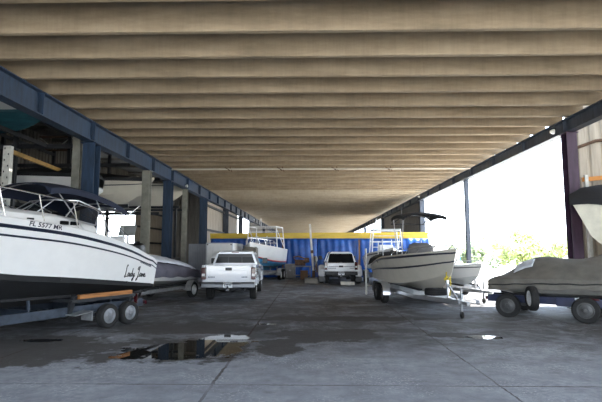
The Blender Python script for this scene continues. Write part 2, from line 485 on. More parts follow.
def bimini(parent, x0, x1, w, ztop, zb, drop=.12, m='navy_cloth', legs=(), tilt=0, tube='alu', valance=.06):
    mb = MB(); rings = []
    n = 12
    def zz(x, q): 
        t = (x-x0)/(x1-x0)
        return ztop + tilt*(t-.5) - drop*(abs(q)**2.2) - drop*.9*(abs(2*t-1)**2.5)
    for i in range(n+1):
        x = x0 + (x1-x0)*i/n; top = []; bot = []
        for k in range(11):
            q = -1 + 2*k/10
            z = zz(x, q)
            top.append((x, q*w/2, z)); bot.append((x, q*w/2*.985, z-(.02 if 0 < k < 10 else valance)))
        rings.append(top + bot[::-1])
    mb.loft(rings, True, True)
    mb.build('canopy', m, parent, smooth=True)
    fr = MB()
    for (xt, xb) in legs:
        for sd in (-1, 1):
            fr.tube([(xb, sd*w*.46, zb), (xt, sd*w*.47, zz(xt, .95)-.03)], .014)
        fr.tube([(xt, w/2*q*.98, zz(xt, q)-.03) for q in [-1 + 2*k/8 for k in range(9)]], .014)
    fr.build('canopy_frame', tube, parent, smooth=True)

def rail(parent, hull, us, h, name='bow_rail', m='steel', inset=.09, stan=6, r=.013, lo=None, u_start_drop=True):
    mb = MB()
    for sd in (-1, 1):
        pts = []
        k0 = hull.sheer_pt(us[0], sd, inset, .03)
        if u_start_drop: pts.append(k0)
        n = 16
        for i in range(n+1):
            u = us[0] + (us[1]-us[0])*i/n
            hh = h * min(1, (i+1.5)/4) if u_start_drop else h
            pts.append(hull.sheer_pt(u, sd, inset + .03*(i/n), .03 + hh))
        mb.tube(pts, r)
        for i in range(1, stan+1):
            u = us[0] + (us[1]-us[0])*i/stan
            mb.tube([hull.sheer_pt(u-.02, sd, inset, .03), hull.sheer_pt(u, sd, inset+.03*(i/stan), .03+h*min(1, (n*i/stan+1.5)/4))], r*.9)
            
    a = hull.sheer_pt(us[1], -1, inset+.03, .03+h); b = hull.sheer_pt(us[1], 1, inset+.03, .03+h)
    mb.tube([a, (a+b)/2 + Vector((.12, 0, .02)), b], r)
    mb.build(name, m, parent, smooth=True)

# ------------------------------------------------------------------ trailer
def trailer(name, label, loc, rz, L=6.5, W=1.9, axles=(1.7, 2.6), zf=.48, m='galv', tyre=.33, rim='hub', bunk_z=(.8, .8), tongue=1.7, jack=True, spare=None, group=None, fender=True, winch=True, fh=.12, x0=0, bunkx=None, jackz=None):
    t = thing(name, label, 'trailer', loc, rz, group)
    f = MB(); xe = L - tongue
    for sd in (-1, 1):
        f.bar((x0, sd*W*.38, zf), (xe, sd*W*.38, zf), .07, fh)
        f.bar((xe, sd*W*.38, zf), (L-.25, sd*.05, zf), .07, fh)
    for x in [x0+.05] + [x0 + (xe-x0)*k/4 for k in (1, 2, 3)] + [xe]:
        f.bar((x, -W*.38, zf-.02), (x, W*.38, zf-.02), .06, fh*.8)
    f.bar((L-1.2, 0, zf), (L, 0, zf), .09, .09)
    for a in axles:
        f.cyl((a, -W/2, tyre), (a, W/2, tyre), .035, n=8)
        for sd in (-1, 1):
            f.bar((a-.3, sd*W*.38, zf-.08), (a, sd*W*.38, tyre), .05, .03); f.bar((a+.3, sd*W*.38, zf-.08), (a, sd*W*.38, tyre), .05, .03)
    f.build('frame', m, t, bevel=.006)
    for a in axles:
        for sd in (-1, 1): wheel(t, (a, sd*(W/2+.08), tyre), tyre, .2, rim, sd)
    if fender:
        for sd in (-1, 1):
            fm = MB(); a0, a1 = min(axles), max(axles); yy = sd*(W/2+.09); pts = []
            rr = tyre*1.22
            for k in range(7): an = PI - PI/2*k/6; pts.append((a0+rr*math.cos(an), tyre+rr*math.sin(an)))
            for k in range(7): an = PI/2 - PI/2*k/6; pts.append((a1+rr*math.cos(an), tyre+rr*math.sin(an)))
            inn = [(x, z-.015) for x, z in pts]
            fm.loft([[(x, yy+q*.13, z) for x, z in pts + inn[::-1]] for q in (-1, 1)], True, True)
            fm.build('fender', m, t, smooth=True)
    bx = bunkx or (x0+.1, xe+.3)
    for sd in (-1, 1):
        b = MB(); b.bar((bx[0], sd*W*.24, bunk_z[0]), (bx[1], sd*W*.20, bunk_z[1]), .12, .06)
        b.build('bunk', 'carpet', t, bevel=.01)
        for k in (.12, .5, .88):
            x = bx[0] + (bx[1]-bx[0])*k; zt = bunk_z[0] + (bunk_z[1]-bunk_z[0])*k
            MB().bar((x, sd*W*.24, zf), (x, sd*W*.22, zt-.02), .05, .05).build('bunk_bracket', m, t)
    c = MB(); c.box((L+.1, 0, zf), (.3, .1, .09)); c.cyl((L+.2, 0, zf-.06), (L+.2, 0, zf+.05), .05)
    c.build('coupler', 'galv', t, bevel=.01)
    if jack:
        j = MB(); jz = jackz or .12
        j.cyl((L-.45, .1, jz), (L-.45, .1, zf+.35), .035, n=10); j.cyl((L-.45, .1, zf+.3), (L-.45, .28, zf+.34), .012); j.box((L-.45, .1, zf), (.1, .12, .1))
        j.bar((L-.45, .1, jz+.06), (L-.45, .1, .09), .06, .03)
        jj = j.build('jack', 'galv', t, smooth=True)
        MB().lathe([(.001, -.03), (.085, -.03), (.095, -.015), (.095, .015), (.085, .03), (.001, .03)], (L-.45, .1, .095), 'y', 18).build('jack_wheel', 'rubber', jj, smooth=True)
    if winch:
        w = MB(); w.bar((L-tongue*.55, 0, zf), (L-tongue*.62, 0, zf+.75), .07, .07); w.bar((L-tongue*.2, 0, zf), (L-tongue*.6, 0, zf+.45), .05, .05)
        w.cyl((L-tongue*.62, -.1, zf+.7), (L-tongue*.62, .1, zf+.7), .07); w.box((L-tongue*.62-.1, 0, zf+.85), (.1, .12, .08))
        w.build('winch_post', m, t, bevel=.005)
    for sd in (-1, 1):
        l = MB().box((x0-.02, sd*W*.4, zf), (.05, .16, .1)); l.build('tail_lamp', 'red_lens', t, bevel=.01)
    if spare:
        sx, sy, sz, rot = spare
        sp = wheel(t, (0, 0, 0), tyre*1.0, .19, 'hub_white', 1, 'spare_wheel')
        sp.location = (sx, sy, sz); sp.rotation_euler = (0, 0, rot)
    return t

def heading(fx, fy): return math.atan2(fy, fx)

# ================================================================== SETTING
H = 6.25          # underside of the ceiling stems
XL, XR = -7.54, 8.6
Y0, Y1 = -4.0, 118.0
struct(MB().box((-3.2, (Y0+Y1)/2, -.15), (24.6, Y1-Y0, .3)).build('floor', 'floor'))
g = MB(); g.box((0, 100, -.30), (700, 700, .5)); struct(g.build('ground', 'ground'))

c = MB()          # double-tee concrete ceiling
c.box((.38, (Y0+35)/2, H+.78), (16.9, 35-Y0, .2))
y = 9.05 - 1.24*10; k = 0
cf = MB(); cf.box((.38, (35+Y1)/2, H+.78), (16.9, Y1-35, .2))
while y < Y1-.5:
    b0, b1, hh = .075, .125, .70
    dz = rnd.uniform(-.012, .012)
    sec = [(-b1, H+hh), (-b0, H+.03+dz), (-b0+.02, H+dz), (b0-.02, H+dz), (b0, H+.03+dz), (b1, H+hh)]
    (c if y < 34.6 else cf).loft([[(x, y+a, z) for a, z in sec] for x in (-8.0, 8.9)], True, True)
    y += 1.24; k += 1
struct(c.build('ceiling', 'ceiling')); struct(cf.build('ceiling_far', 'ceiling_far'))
# ceiling of the side bays
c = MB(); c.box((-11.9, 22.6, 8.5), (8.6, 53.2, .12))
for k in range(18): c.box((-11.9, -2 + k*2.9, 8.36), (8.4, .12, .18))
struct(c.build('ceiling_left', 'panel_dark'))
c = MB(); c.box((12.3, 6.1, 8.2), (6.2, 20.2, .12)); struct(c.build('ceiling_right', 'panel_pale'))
# upper wall strips between the ceiling and the side bay roofs
struct(MB().box((-8.25, 22.6, 7.7), (.1, 53.2, 1.5)).build('trim_1', 'panel_dark'))

def corr(p0, p1, z0, z1, name, m, pitch=.32, depth=.05, girts=(), gside=1, openings=()):
    p0, p1 = Vector((*p0, 0)), Vector((*p1, 0)); L = (p1-p0).length; d = (p1-p0)/L; nrm = Vector((-d.y, d.x, 0))
    mb = MB(); n = int(L/pitch)
    pl = []
    for i in range(n):
        for a, o in ((0, 0), (.62, 0), (.72, 1), (.90, 1)): pl.append(((i+a)*pitch, o*depth))
    pl.append((n*pitch, 0))
    front = [p0 + d*a + nrm*o for a, o in pl]
    back = [p0 + d*a + nrm*(o-.012) for a, o in pl]
    ring = front + back[::-1]
    mb.loft([[(p.x, p.y, z) for p in ring] for z in (z0, z1)], True, False)
    w = mb.build(name, m); struct(w)
    if girts:
        gm = MB()
        for z in girts:
            a = p0 + nrm*gside*.12; b = p1 + nrm*gside*.12
            gm.bar((a.x, a.y, z), (b.x, b.y, z), .1, .16)
        gm.build('girt', 'purlin', w)
    return w
# left bay outer wall with an opening, left line panels further back
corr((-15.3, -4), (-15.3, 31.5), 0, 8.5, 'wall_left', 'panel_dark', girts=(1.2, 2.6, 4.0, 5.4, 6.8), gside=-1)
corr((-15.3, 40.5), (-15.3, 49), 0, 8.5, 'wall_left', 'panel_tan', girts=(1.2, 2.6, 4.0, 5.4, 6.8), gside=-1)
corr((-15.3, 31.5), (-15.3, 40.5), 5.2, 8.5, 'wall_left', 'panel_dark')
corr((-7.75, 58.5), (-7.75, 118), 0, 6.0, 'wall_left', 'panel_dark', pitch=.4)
corr((-7.75, 33.2), (-7.75, 49.2), 0, 6.0, 'wall_left', 'panel_tan', pitch=.4, girts=(2.2, 3.4, 5.2), gside=-1)
corr((-7.9, -4), (-15.3, -4), 0, 8.5, 'wall_front_block', 'panel_dark')  # unseen wall, added to stop daylight entering the left bay from the front
corr((-15.3, 49.1), (-7.9, 49.1), 0, 8.5, 'wall_back', 'panel_dark')
# right side
corr((8.85, 16.2), (15.3, 16.2), 0, 7.2, 'wall_right', 'panel_tan', pitch=.42, depth=.06)
corr((15.35, 16.3), (15.35, -4), 0, 7.2, 'wall_right', 'panel_tan')
corr((8.75, 57), (8.75, 37), 0, 6.0, 'wall_right', 'panel_dark', pitch=.4, girts=(2.2, 3.6, 5.0), gside=1)
struct(MB().box((.5, Y1, 3.4), (17, .2, 6.9)).build('wall_back', 'panel_pale'))

# girders and columns
def girder(name, label, x, y0, y1, zb, zt, w, m):
    t = thing(name, label, 'beam', (x, y0, 0))
    L = y1-y0
    MB().ibeam((0, 0, (zb+zt)/2), (0, L, (zb+zt)/2), w, zt-zb, .03).build('beam_section', m, t)
    s0 = MB().box((0, 0, (zb+zt)/2), (w*.92, .02, zt-zb-.06)).build('stiffener', m, t); k = 1.0
    s0.location.y = k; k += 3.1
    while k < min(L, 60):
        s1 = s0.copy(); COL.objects.link(s1); s1.parent = t; s1.location.y = k; k += 3.1
    sp = MB()
    for k in range(1, 7):
        for q in range(5):
            yy = k*8.7+.4
            if yy < L: sp.cyl((w*.5, yy-.1+.05*q, zb+.15+.1*q), (w*.5+.02, yy-.1+.05*q, zb+.15+.1*q), .018, n=6)
    return t
girder('roof_girder', 'long deep blue steel girder carried by the blue columns, above the white cabin boat', XL, Y0, 62, 5.55, H-.015, .34, 'blue_steel')
girder('roof_girder', 'long slate grey steel girder above the bright yard opening', XR, Y0, 62, 5.78, H-.015, .30, 'slate_beam')
girder('roof_girder', 'far slate girder beyond the yellow beam, on the yard opening side', XR, 62.3, 117.5, 5.6, H-.015, .30, 'slate_beam')
girder('roof_girder', 'far slate girder beyond the yellow beam, on the tan panel side', XL, 62.3, 117.5, 5.6, H-.015, .30, 'slate_beam')

def column(label, x, y, h, w, m, name='steel_column', group=None, t_=.025):
    t = thing(name, label, 'column', (x, y, 0), 0, group)
    MB().ibeam((0, 0, .03), (0, 0, h-.03), w, w*1.05, t_, web=(0, 1, 0)).build('shaft', m, t)
    b = MB().box((0, 0, .015), (w*1.5, w*1.5, .03))
    for sx in (-1, 1):
        for sy in (-1, 1): b.cyl((sx*w*.6, sy*w*.6, .02), (sx*w*.6, sy*w*.6, .08), .02, n=6)
    b.build('base_plate', 'dark_steel', t)
    MB().box((0, 0, h-.015), (w*1.25, w*1.25, .03)).build('cap_plate', m, t)
    return t
lab = ['thick blue steel column rising right behind the canopy of the white cabin boat', 'blue steel column rising between the two beige posts, behind the silver covered boat',
       'blue steel column at the near end of the tan wall panels', 'dark column in the middle of the tan wall panels', 'dark column at the far end of the tan wall panels, next to the sky gap']
for (yy, w, m_), l in zip(((15.75, .42, 'blue_steel'), (24.5, .42, 'blue_steel'), (32.75, .45, 'blue_steel'), (41.4, .42, 'slate_beam'), (50.2, .42, 'slate_beam')), lab):
    column(l, XL, yy, 5.53, w, m_)
column('blue steel column carrying the near end of the blue girder', XL, -2.5, 5.53, .42, 'blue_steel')
column('dark purplish steel column between the bright yard opening and the tan wall', XR, 15.55, 5.76, .34, 'maroon_steel')
column('slim blue grey column standing alone in the middle of the bright opening', XR, 26.0, 5.76, .20, 'slate_beam', 'steel_post')
column('slate column at the far end of the bright opening, beside the black boat canopy', XR, 36.5, 5.76, .36, 'slate_beam')
column('distant slate column behind the tower boat where the sky shows again', XR, 56.5, 5.76, .4, 'slate_beam')
for yy in (75, 95, 115):
    for xx, s_ in ((XL, 'left'), (XR, 'right')):
        column('far grey column beyond the blue tarps, on the %s side' % ('tan panel' if s_ == 'left' else 'yard opening'), xx, yy, 5.55, .38, 'slate_beam', group='far columns beyond the tarps on the %s' % s_)
column('beige post under the blue girder, between the first and second blue columns', XL-.02, 21.3, 5.53, .33, 'tan_post', 'steel_post')
column('beige post under the blue girder, between the second and third blue columns', XL-.02, 27.9, 5.53, .26, 'tan_post', 'steel_post')
column('dirty grey post close behind the nearest blue column', -8.35, 16.4, 7.9, .26, 'tan_post', 'steel_post')

# conduit across ceiling
t = thing('ceiling_conduit', 'pale pipe running across the ceiling on rusty brackets', 'pipe', (0, 24.35, 0))
MB().tube([(XL+.2, 0, 6.13), (XR-.3, 0, 6.13)], .045, 8).build('pipe', 'conduit', t, smooth=True)
for x in (-4.3, -1.55, 1.3, 4.1):
    b = MB(); b.bar((x-.22, 0, 6.22), (x+.05, -.02, 6.05), .06, .05); b.bar((x+.05, 0, 6.22), (x+.14, 0, 6.0), .05, .04)
    b.cyl((x+.05, 0, 6.1), (x+.05, 0, 6.26), .02)
    b.build('bracket', 'rust', t)
# lamps on girders
for x, yy, z, l in ((XR-.25, 16.1, 5.95, 'small white floodlight on the slate girder beside the purplish column'), (XR-.25, 36.4, 6.05, 'small white floodlight on the slate girder above the black boat canopy'),
                 (XL+.22, 27.3, 5.66, 'small white floodlight on the deep blue girder')):
    sd = -1 if x > 0 else 1
    t = thing('floodlight', l, 'light', (x, yy, z))
    MB().lathe([(.001, -.08), (.05, -.07), (.085, .02), (.09, .06), (.001, .05)], (0, 0, 0), 'x', 14).build('lamp_head', 'lamp_white', t, smooth=True)
    MB().bar((0, 0, 0), (-sd*.12, 0, .12), .03, .03).build('bracket', 'dark_steel', t)

# ================================================================== BOATS
# ---- cabin boat on the left
fx, fy = -.40, -.917
hd = heading(fx, fy)
LJ = thing('cabin_boat', 'white cabin boat with navy canopy, twin dark stripes and script name on its side', 'boat', (-5.29, 13.44, 0), hd)
hj = Hull(7.1, 2.44, [(0, 1.56), (.06, 1.78), (.15, 2.02), (.25, 2.18), (.4, 2.38), (.58, 2.49), (1, 2.68)], [(0, .88), (.24, 1.03), (.42, 1.15), (.6, 1.25), (1, 1.8)], .62, full=.62)
hull = hj.mesh([(.06, 0), (.10, 0), (.60, 1), (.705, 1), (.74, 2), (.84, 1), (.90, 2), (1, 1)], ['bottom_dark', 'gel', 'navy_line'], LJ, nu=44)
hull['label'] = 'white hull side with two navy stripes and black bottom paint'
hj.deck(LJ, 'gel', uf=.20, floor=.8, gun=.26, crown=.05)
bv = BVHTree.FromPolygons([v.co for v in hull.data.vertices], [p.vertices[:] for p in hull.data.polygons])
# cabin trunk
cb = MB(); rings = []
for i in range(19):
    u = .26 + (.90-.26)*i/18
    z = hj.zs(u)+.05; hb_ = min(hj.hb(u)-.30, .86) if u < .7 else max(.05, hj.hb(u)*.62)
    e = math.sin(min(1, (u-.26)/.10)*PI/2) if False else 1
    hgt = lerp([(.26, .25), (.42, .25), (.55, .20), (.75, .14), (.9, .05)], u)
    x = u*7.1
    half = [(hb_, z-.02), (hb_*.97, z+hgt*.6), (hb_*.85, z+hgt), (hb_*.4, z+hgt+.05), (0, z+hgt+.06)]
    rings.append([Vector((x, a, b)) for a, b in half] + [Vector((x, -a, b)) for a, b in reversed(half[:-1])])
cb.loft(rings, False, False); n_ = len(rings[0])
cb.add(rings[0], [tuple(range(n_))]); cb.add(rings[-1], [tuple(range(n_))])
cab = cb.build('cabin', 'gel', LJ, smooth=True)
for sd in (-1, 1):
    p = MB(); 
    for k in range(2): p.box((2.52+.27*k, sd*.895, hj.zs(.37)+.15), (.22, .05, .09))
    p.build('cabin_window', 'glass_dark', cab, bevel=.02)
MB().lathe([(.001, .06), (.2, .05), (.26, .02), (.27, -.02)], (5.0, 0, hj.zs(.7)+.29), 'z', 20).build('hatch', 'gel_grey', cab, smooth=True)
# windshield
zb = hj.zs(.3)+.27
wf = MB(); pn = MB()
base = [(1.95, -.92), (2.75, -.86), (3.25, -.5), (3.35, 0), (3.25, .5), (2.75, .86), (1.95, .92)]
top = [(1.80, -.86), (2.35, -.78), (2.72, -.42), (2.78, 0), (2.72, .42), (2.35, .78), (1.80, .86)]
zt = zb+.52
bz = [hj.zs(x/7.1)+.26 for x, _ in base]
B_ = [Vector((x, y, z)) for (x, y), z in zip(base, bz)]; T_ = [Vector((x, y, zt-(.18 if i in (0, 6) else 0))) for i, (x, y) in enumerate(top)]
wf.tube(T_, .018); wf.tube(B_, .018)
for a, b in zip(B_, T_): wf.tube([a, b], .015)
for i in range(6): pn.add([B_[i], B_[i+1], T_[i+1], T_[i]], [(0, 1, 2, 3)])
w_ = wf.build('windshield_frame', 'alu', LJ, smooth=True)
pn.build('windshield_pane', 'pane', w_)
bimini(LJ, 1.1, 3.3, 2.15, 3.38, 2.2, .18, 'navy_cloth', legs=((1.25, 1.1), (2.1, 1.5), (3.15, 2.2)), tilt=.34, valance=.13)
rail(LJ, hj, (.15, .985), .56, stan=7, r=.016)
# console, seats
s_ = MB(); s_.box((1.75, -.45, 1.75), (.5, .7, 1.2)); s_.box((1.0, -.4, 1.6), (.45, .5, .7)); s_.box((.78, -.4, 2.05), (.1, .5, .4)); s_.box((1.0, .45, 1.6), (.45, .5, .7)); s_.box((.78, .45, 2.05), (.1, .5, .4))
s_.build('helm_seats', 'gel', LJ, bevel=.05)
# fittings: radio antenna, cleat, vents
a_ = MB(); a_.tube([(1.6, .95, 2.3), (.6, 1.0, 3.05)], .012); a_.build('antenna', 'white_tube', LJ)
v_ = MB(); v_.box((3.75, hj.hb(.5)-.13, hj.zs(.53)+.05), (.14, .05, .05)); v_.box((.95, hj.hb(.13)-.1, hj.zs(.14)+.05), (.2, .05, .05)); v_.build('cleat', 'black', LJ, bevel=.01)
vt = MB(); p = surf(bv, 2.55, hj.zs(.36)-.02, 1); vt.box((2.35, p.y-.02, hj.zs(.335)+.02), (.5, .06, .10)); 
# drain fittings near the chine
dr = MB()
for x in (1.0, 2.9): q = surf(bv, x, hj.zc(x/7.1)+.09, 1); dr.cyl(q, q+Vector((0, .03, 0)), .025, n=8)
dr.build('drain_fitting', 'black', LJ)
# outboard
def outboard(parent, x, z, col='black', tilt=.0, sc=1.0, y=0):
    o = MB(); rr = []
    for zz_, a, b, dx in ((.0, .16, .13, 0), (.12, .27, .18, .02), (.35, .30, .20, .02), (.52, .26, .17, .0), (.58, .15, .1, 0)):
        rr.append([Vector((x-.38*sc + (dx + a*math.cos(t_))*sc, y + b*math.sin(t_)*sc, z + (.15+zz_)*sc)) for t_ in [2*PI*k/14 for k in range(14)]])
    o.loft(rr, True, True)
    o.box((x-.36*sc, y, z-.18*sc), (.18*sc, .12*sc, .75*sc)); o.box((x-.12*sc, y, z+.02*sc), (.32*sc, .2*sc, .25*sc))
    o.box((x-.40*sc, y, z-.52*sc), (.42*sc, .05*sc, .03*sc))
    o.lathe([(.001, -.28*sc), (.045*sc, -.2*sc), (.055*sc, 0), (.03*sc, .2*sc)], (x-.38*sc, y, z-.68*sc), 'x', 10)
    for k in range(3):
        a = 2*PI*k/3; o.bar((x-.58*sc, y+.03*math.cos(a), z-.68*sc+.03*math.sin(a)), (x-.60*sc, y+.17*sc*math.cos(a), z-.68*sc+.17*sc*math.sin(a)), .07*sc, .02*sc)
    return o.build('outboard_motor', col, parent, smooth=True)
outboard(LJ, -.05, 1.35)
# lettering  (port side, reads bow -> stern as seen from the aisle)
lady = [
 [(1.25,5.6),(.95,6.4),(.5,5.2),(.35,3),(.1,.8),(-.5,.25),(-.2,-.3),(.6,.2),(1.6,.1)],          # L
 [(2.9,1.9),(2.3,2.1),(1.9,1.2),(2.1,.1),(2.7,.5),(3.0,1.8),(2.95,.3),(3.4,.2)],                 # a
 [(4.6,1.7),(4.0,2.0),(3.6,1.1),(3.9,.1),(4.5,.6),(5.1,4.6),(4.6,.3),(5.1,.2)],                  # d
 [(5.3,2.0),(5.4,.5),(5.9,.3),(6.4,2.0),(5.9,-1.2),(5.3,-2.2),(5.0,-1.5),(6.9,.7)],              # y
 [(10.2,5.6),(9.2,5.4),(8.6,4.2),(9.4,3.8),(10.0,5.5),(9.4,1.4),(8.7,-1.6),(8.0,-2.0),(8.2,-1.0),(9.9,.5)],  # J
 [(11.5,1.9),(10.9,2.1),(10.5,1.2),(10.7,.1),(11.3,.5),(11.6,1.8),(11.5,.3),(12.0,.2)],          # a
 [(12.2,1.9),(12.1,.1),(12.6,1.7),(13.1,1.8),(13.1,.3),(13.5,.2)],                               # n
 [(13.7,.9),(14.4,1.4),(14.2,2.0),(13.7,1.2),(13.9,.2),(14.5,.2),(15.0,.7)],                     # e
]
strokes(lady, bv, (1.08, 1.20), .048, 1, .0125, 'hull_name', 'black', LJ, slope=-.06)
def hull_text(txt, size, x, z, bv, parent, m, side=1, slope=0, shear=0, name='hull_lettering', stretch=1):
    vs, fs = text_verts(txt, size, shear)
    out = []
    for v in vs:
        v.x *= stretch; xx = x - side*v.x; zz = z + v.y + slope*v.x
        out.append(surf(bv, xx, zz, side, .008))
    mb = MB().add(out, fs)
    return mb.build(name, m, parent)
hull_text('FL 5577 MR', .135, 3.85, hj.zs(.54)-.098, bv, LJ, 'navy_line', slope=-.083, stretch=1.15,  name='registration_number')
# small maker's script aft: unreadable dark marks
mk = []
for k in range(7):
    a = k*.8; mk.append([(a, 0), (a+.35, .9), (a+.65, .05)])
strokes(mk, bv, (.62, 1.545), .075, 1, .009, 'hull_script', 'navy_line', LJ, slope=-.33)

# dark trailer beneath
tr = trailer('boat_trailer', 'dark steel boat trailer with orange timber bunk under the white cabin boat', (-5.42, 13.4, 0), hd, L=8.4, W=2.2, axles=(.85, 1.52), zf=.46, m='slate_steel', tyre=.29, rim='hub_mid', bunk_z=(.74, .86), fender=False, fh=.20, tongue=2.6, winch=False)
w_ = MB(); w_.bar((.62, 1.02, .79), (2.25, 1.02, .79), .12, .10); w_.build('timber_bunk', 'wood', tr, bevel=.01)
w_ = MB(); w_.bar((.5, 1.02, .70), (2.45, 1.02, .70), .10, .07); w_.bar((.6, .9, .46), (.6, 1.02, .70), .07, .07); w_.bar((2.35, .85, .4), (2.35, 1.02, .84), .1, .1)
w_.bar((.6, 1.0, .64), (.6, -.7, .64), .08, .08); w_.bar((2.3, 1.0, .7), (2.3, -1.0, .7), .08, .08)
w_.build('bunk_support', 'dark_steel', tr, bevel=.005)
w_ = MB(); w_.box((2.2, 1.02, .42), (.5, .35, .02), ry=.1); w_.box((1.98, 1.02, .33), (.03, .35, .2)); w_.build('fender_step', 'galv', tr)
w_ = MB(); w_.box((.42, 1.0, .6), (.04, .1, .26)); w_.build('side_lamp', 'red_lens', tr)

# ---- open boat with covered bow (purple-grey cover) behind
def cover_boat(root, st, m, hull_m, L, folds=.02, seed=1, name='cover', skirt=.0, hname='hull', part_label=None):
    """st: list of (u, halfwidth, z_edge, z_ridge, z_bottom, flatness)"""
    r_ = random.Random(seed)
    ph = [r_.uniform(0, 6) for _ in range(6)]
    cv = MB(); rings = []; nu = 40; nk = 24
    def S_(u, i): return slerp([(a[0], a[i]) for a in st], u)
    for i in range(nu+1):
        u = i/nu; w, ze, zr = S_(u, 1), S_(u, 2), S_(u, 3); fl = S_(u, 5)
        ring = []
        for k in range(nk+1):
            q = -1 + 2*k/nk
            y = w*math.sin(q*PI/2)*1.0
            z = ze + (zr-ze)*(1-abs(math.sin(q*PI/2))**fl)
            z += folds*math.sin(9*u*L/3+ph[0]+4*q)*(1-abs(q))*1.2 + folds*.7*math.sin(17*u+5*q+ph[1])*(1-abs(q)**4)
            y += folds*.8*math.sin(23*u+ph[2]+3*q)*abs(q)
            ring.append(Vector((u*L, y, z)))
        # skirt
        w2 = w*1.0
        dz = .15 + skirt + .02*math.sin(31*u+ph[3])
        ring = [Vector((u*L, -w2*.98+folds*.6*math.sin(40*u), ze-dz))] + ring + [Vector((u*L, w2*.98+folds*.6*math.sin(37*u+1), ze-dz))]
        rings.append(ring)
    cv.loft(rings, False, False); n = len(rings[0])
    cv.add(rings[0], [tuple(range(n))]); cv.add(rings[-1], [tuple(range(n))])
    o = cv.build(name, m, root, smooth=True, ang=60)
    if part_label: o['label'] = part_label
    hm = MB(); rings = []
    for i in range(nu+1):
        u = i/nu; w, ze, zb_ = S_(u, 1)*.97, S_(u, 2)-.05, S_(u, 4)
        half = [(w, ze), (w*.97, ze-(ze-zb_)*.3), (w*.86, ze-(ze-zb_)*.62), (w*.45, ze-(ze-zb_)*.85), (0, zb_)]
        rings.append([Vector((u*L, a, b)) for a, b in half] + [Vector((u*L, -a, b)) for a, b in reversed(half[:-1])])
    hm.loft(rings, False, False); n = len(rings[0]); hm.add(rings[0], [tuple(range(n))]); hm.add(rings[-1], [tuple(range(n))])
    hm.build(hname, hull_m, root, smooth=True, ang=35)
    return o

CB = thing('covered_boat', 'low boat under a silver and greyish purple cover, beyond the white cabin boat stern', 'boat', (-5.45, 20.2, 0), heading(-.24, -.97))
cover_boat(CB, [(0, .85, .98, 1.10, .55, 2), (.12, .98, 1.06, 1.36, .52, 2.5), (.45, 1.03, 1.14, 1.62, .52, 2.2), (.75, .98, 1.2, 1.76, .6, 2), (.92, .7, 1.3, 1.6, .8, 2), (1, .25, 1.4, 1.48, 1.1, 2)], 'purple_cloth', 'gel', 5.0, .02, 3, skirt=.12)
sl = MB(); rings = []
for i in range(21):
    u = .05 + .80*i/20; w = .93
    zt = slerp([(0, 1.10), (.12, 1.36), (.45, 1.62), (.75, 1.76), (1, 1.55)], u)
    rings.append([Vector((u*5, q*w, zt + .05 - .30*abs(q)**2.4 + .012*math.sin(12*u*5+q*5))) for q in [-1 + 2*k/10 for k in range(11)]])
sl.loft(rings, False, False); o = sl.build('top_sheet', 'silver_cloth', CB, smooth=True); o['label'] = 'silver upper sheet over the cover'
md = o.modifiers.new('s', 'SOLIDIFY'); md.thickness = .02
trailer('boat_trailer', 'galvanised trailer with one wheel showing, under the purple covered boat', (-5.43, 20.25, 0), heading(-.24, -.97), L=6.0, W=1.75, axles=(1.05,), zf=.42, m='galv', tyre=.32, rim='hub', bunk_z=(.52, .52), winch=False, tongue=1.2)

# ---- centre console boat, right of the aisle
hc = heading(.09, -.996)
CC = thing('console_boat', 'cream open fishing boat with black canopy, bow towards us on a silver trailer', 'boat', (3.5, 19.6, 0), hc)
hcc = Hull(6.3, 2.25, [(0, 1.28), (.1, 1.47), (.3, 1.62), (.55, 1.68), (1, 1.84)], [(0, .76), (.3, .70), (.55, .76), (.8, .95), (1, 1.22)], .50, full=.38)
hull = hcc.mesh([(.06, 0), (.52, 0), (.585, 1), (.90, 0), (.97, 1), (1, 0)], ['gel_cream', 'navy_line'], CC, nu=40)
hcc.deck(CC, 'gel_cream', uf=.80, floor=.75, gun=.2, crown=.05)
bimini(CC, 2.2, 3.75, 1.5, 3.2, 1.65, .10, 'black_cloth', legs=((2.35, 2.7), (3.6, 3.3)), tilt=-.05, tube='alu', valance=.12)
o = MB(); o.bar((3.0, -.45, 3.12), (1.7, -.62, 2.85), .03, .03); o.bar((3.0, .45, 3.12), (1.7, .62, 2.85), .03, .03); o.tube([(1.7, -.62, 2.85), (1.65, 0, 2.87), (1.7, .62, 2.85)], .02); o.build('rod_rack', 'dark_steel', CC)
o = MB(); rr = []
for z, a, b in ((1.0, .42, .36), (1.5, .44, .38), (1.85, .40, .37), (2.05, .30, .34), (2.12, .15, .2)):
    rr.append([Vector((3.2+a*math.cos(t_)*(1.1 if abs(math.cos(t_)) > .6 else 1), b*math.sin(t_)*1.2, z+.02*math.sin(3*t_))) for t_ in [2*PI*k/16 for k in range(16)]])
o.loft(rr, True, True); o.build('console_cover', 'grey_cloth', CC, smooth=True)
rail(CC, hcc, (.50, .97), .16, stan=5, r=.012)
o = MB(); o.tube([(.2, -.8, 1.5), (.25, -.78, 2.2), (.9, -.78, 2.25), (1.1, -.8, 1.6)], .02); o.tube([(.2, .8, 1.5), (.25, .78, 2.2), (.9, .78, 2.25), (1.1, .8, 1.6)], .02); o.build('stern_rail', 'alu', CC)
o = MB(); rr = []
for i in range(9):
    x = -.35+1.75*i/8; zt = lerp([(-.35, 1.55), (.0, 1.80), (.9, 1.84), (1.4, 1.68)], x)
    rr.append([Vector((x, q*1.10, zt - .26*abs(q)**3 + .012*math.sin(9*x+6*q))) for q in [-1+2*k/12 for k in range(13)]])
o.loft(rr, False, False); q_ = o.build('stern_cover', 'black_cloth', CC, smooth=True); md = q_.modifiers.new('s', 'SOLIDIFY'); md.thickness = .02
outboard(CC, -.05, 1.15)
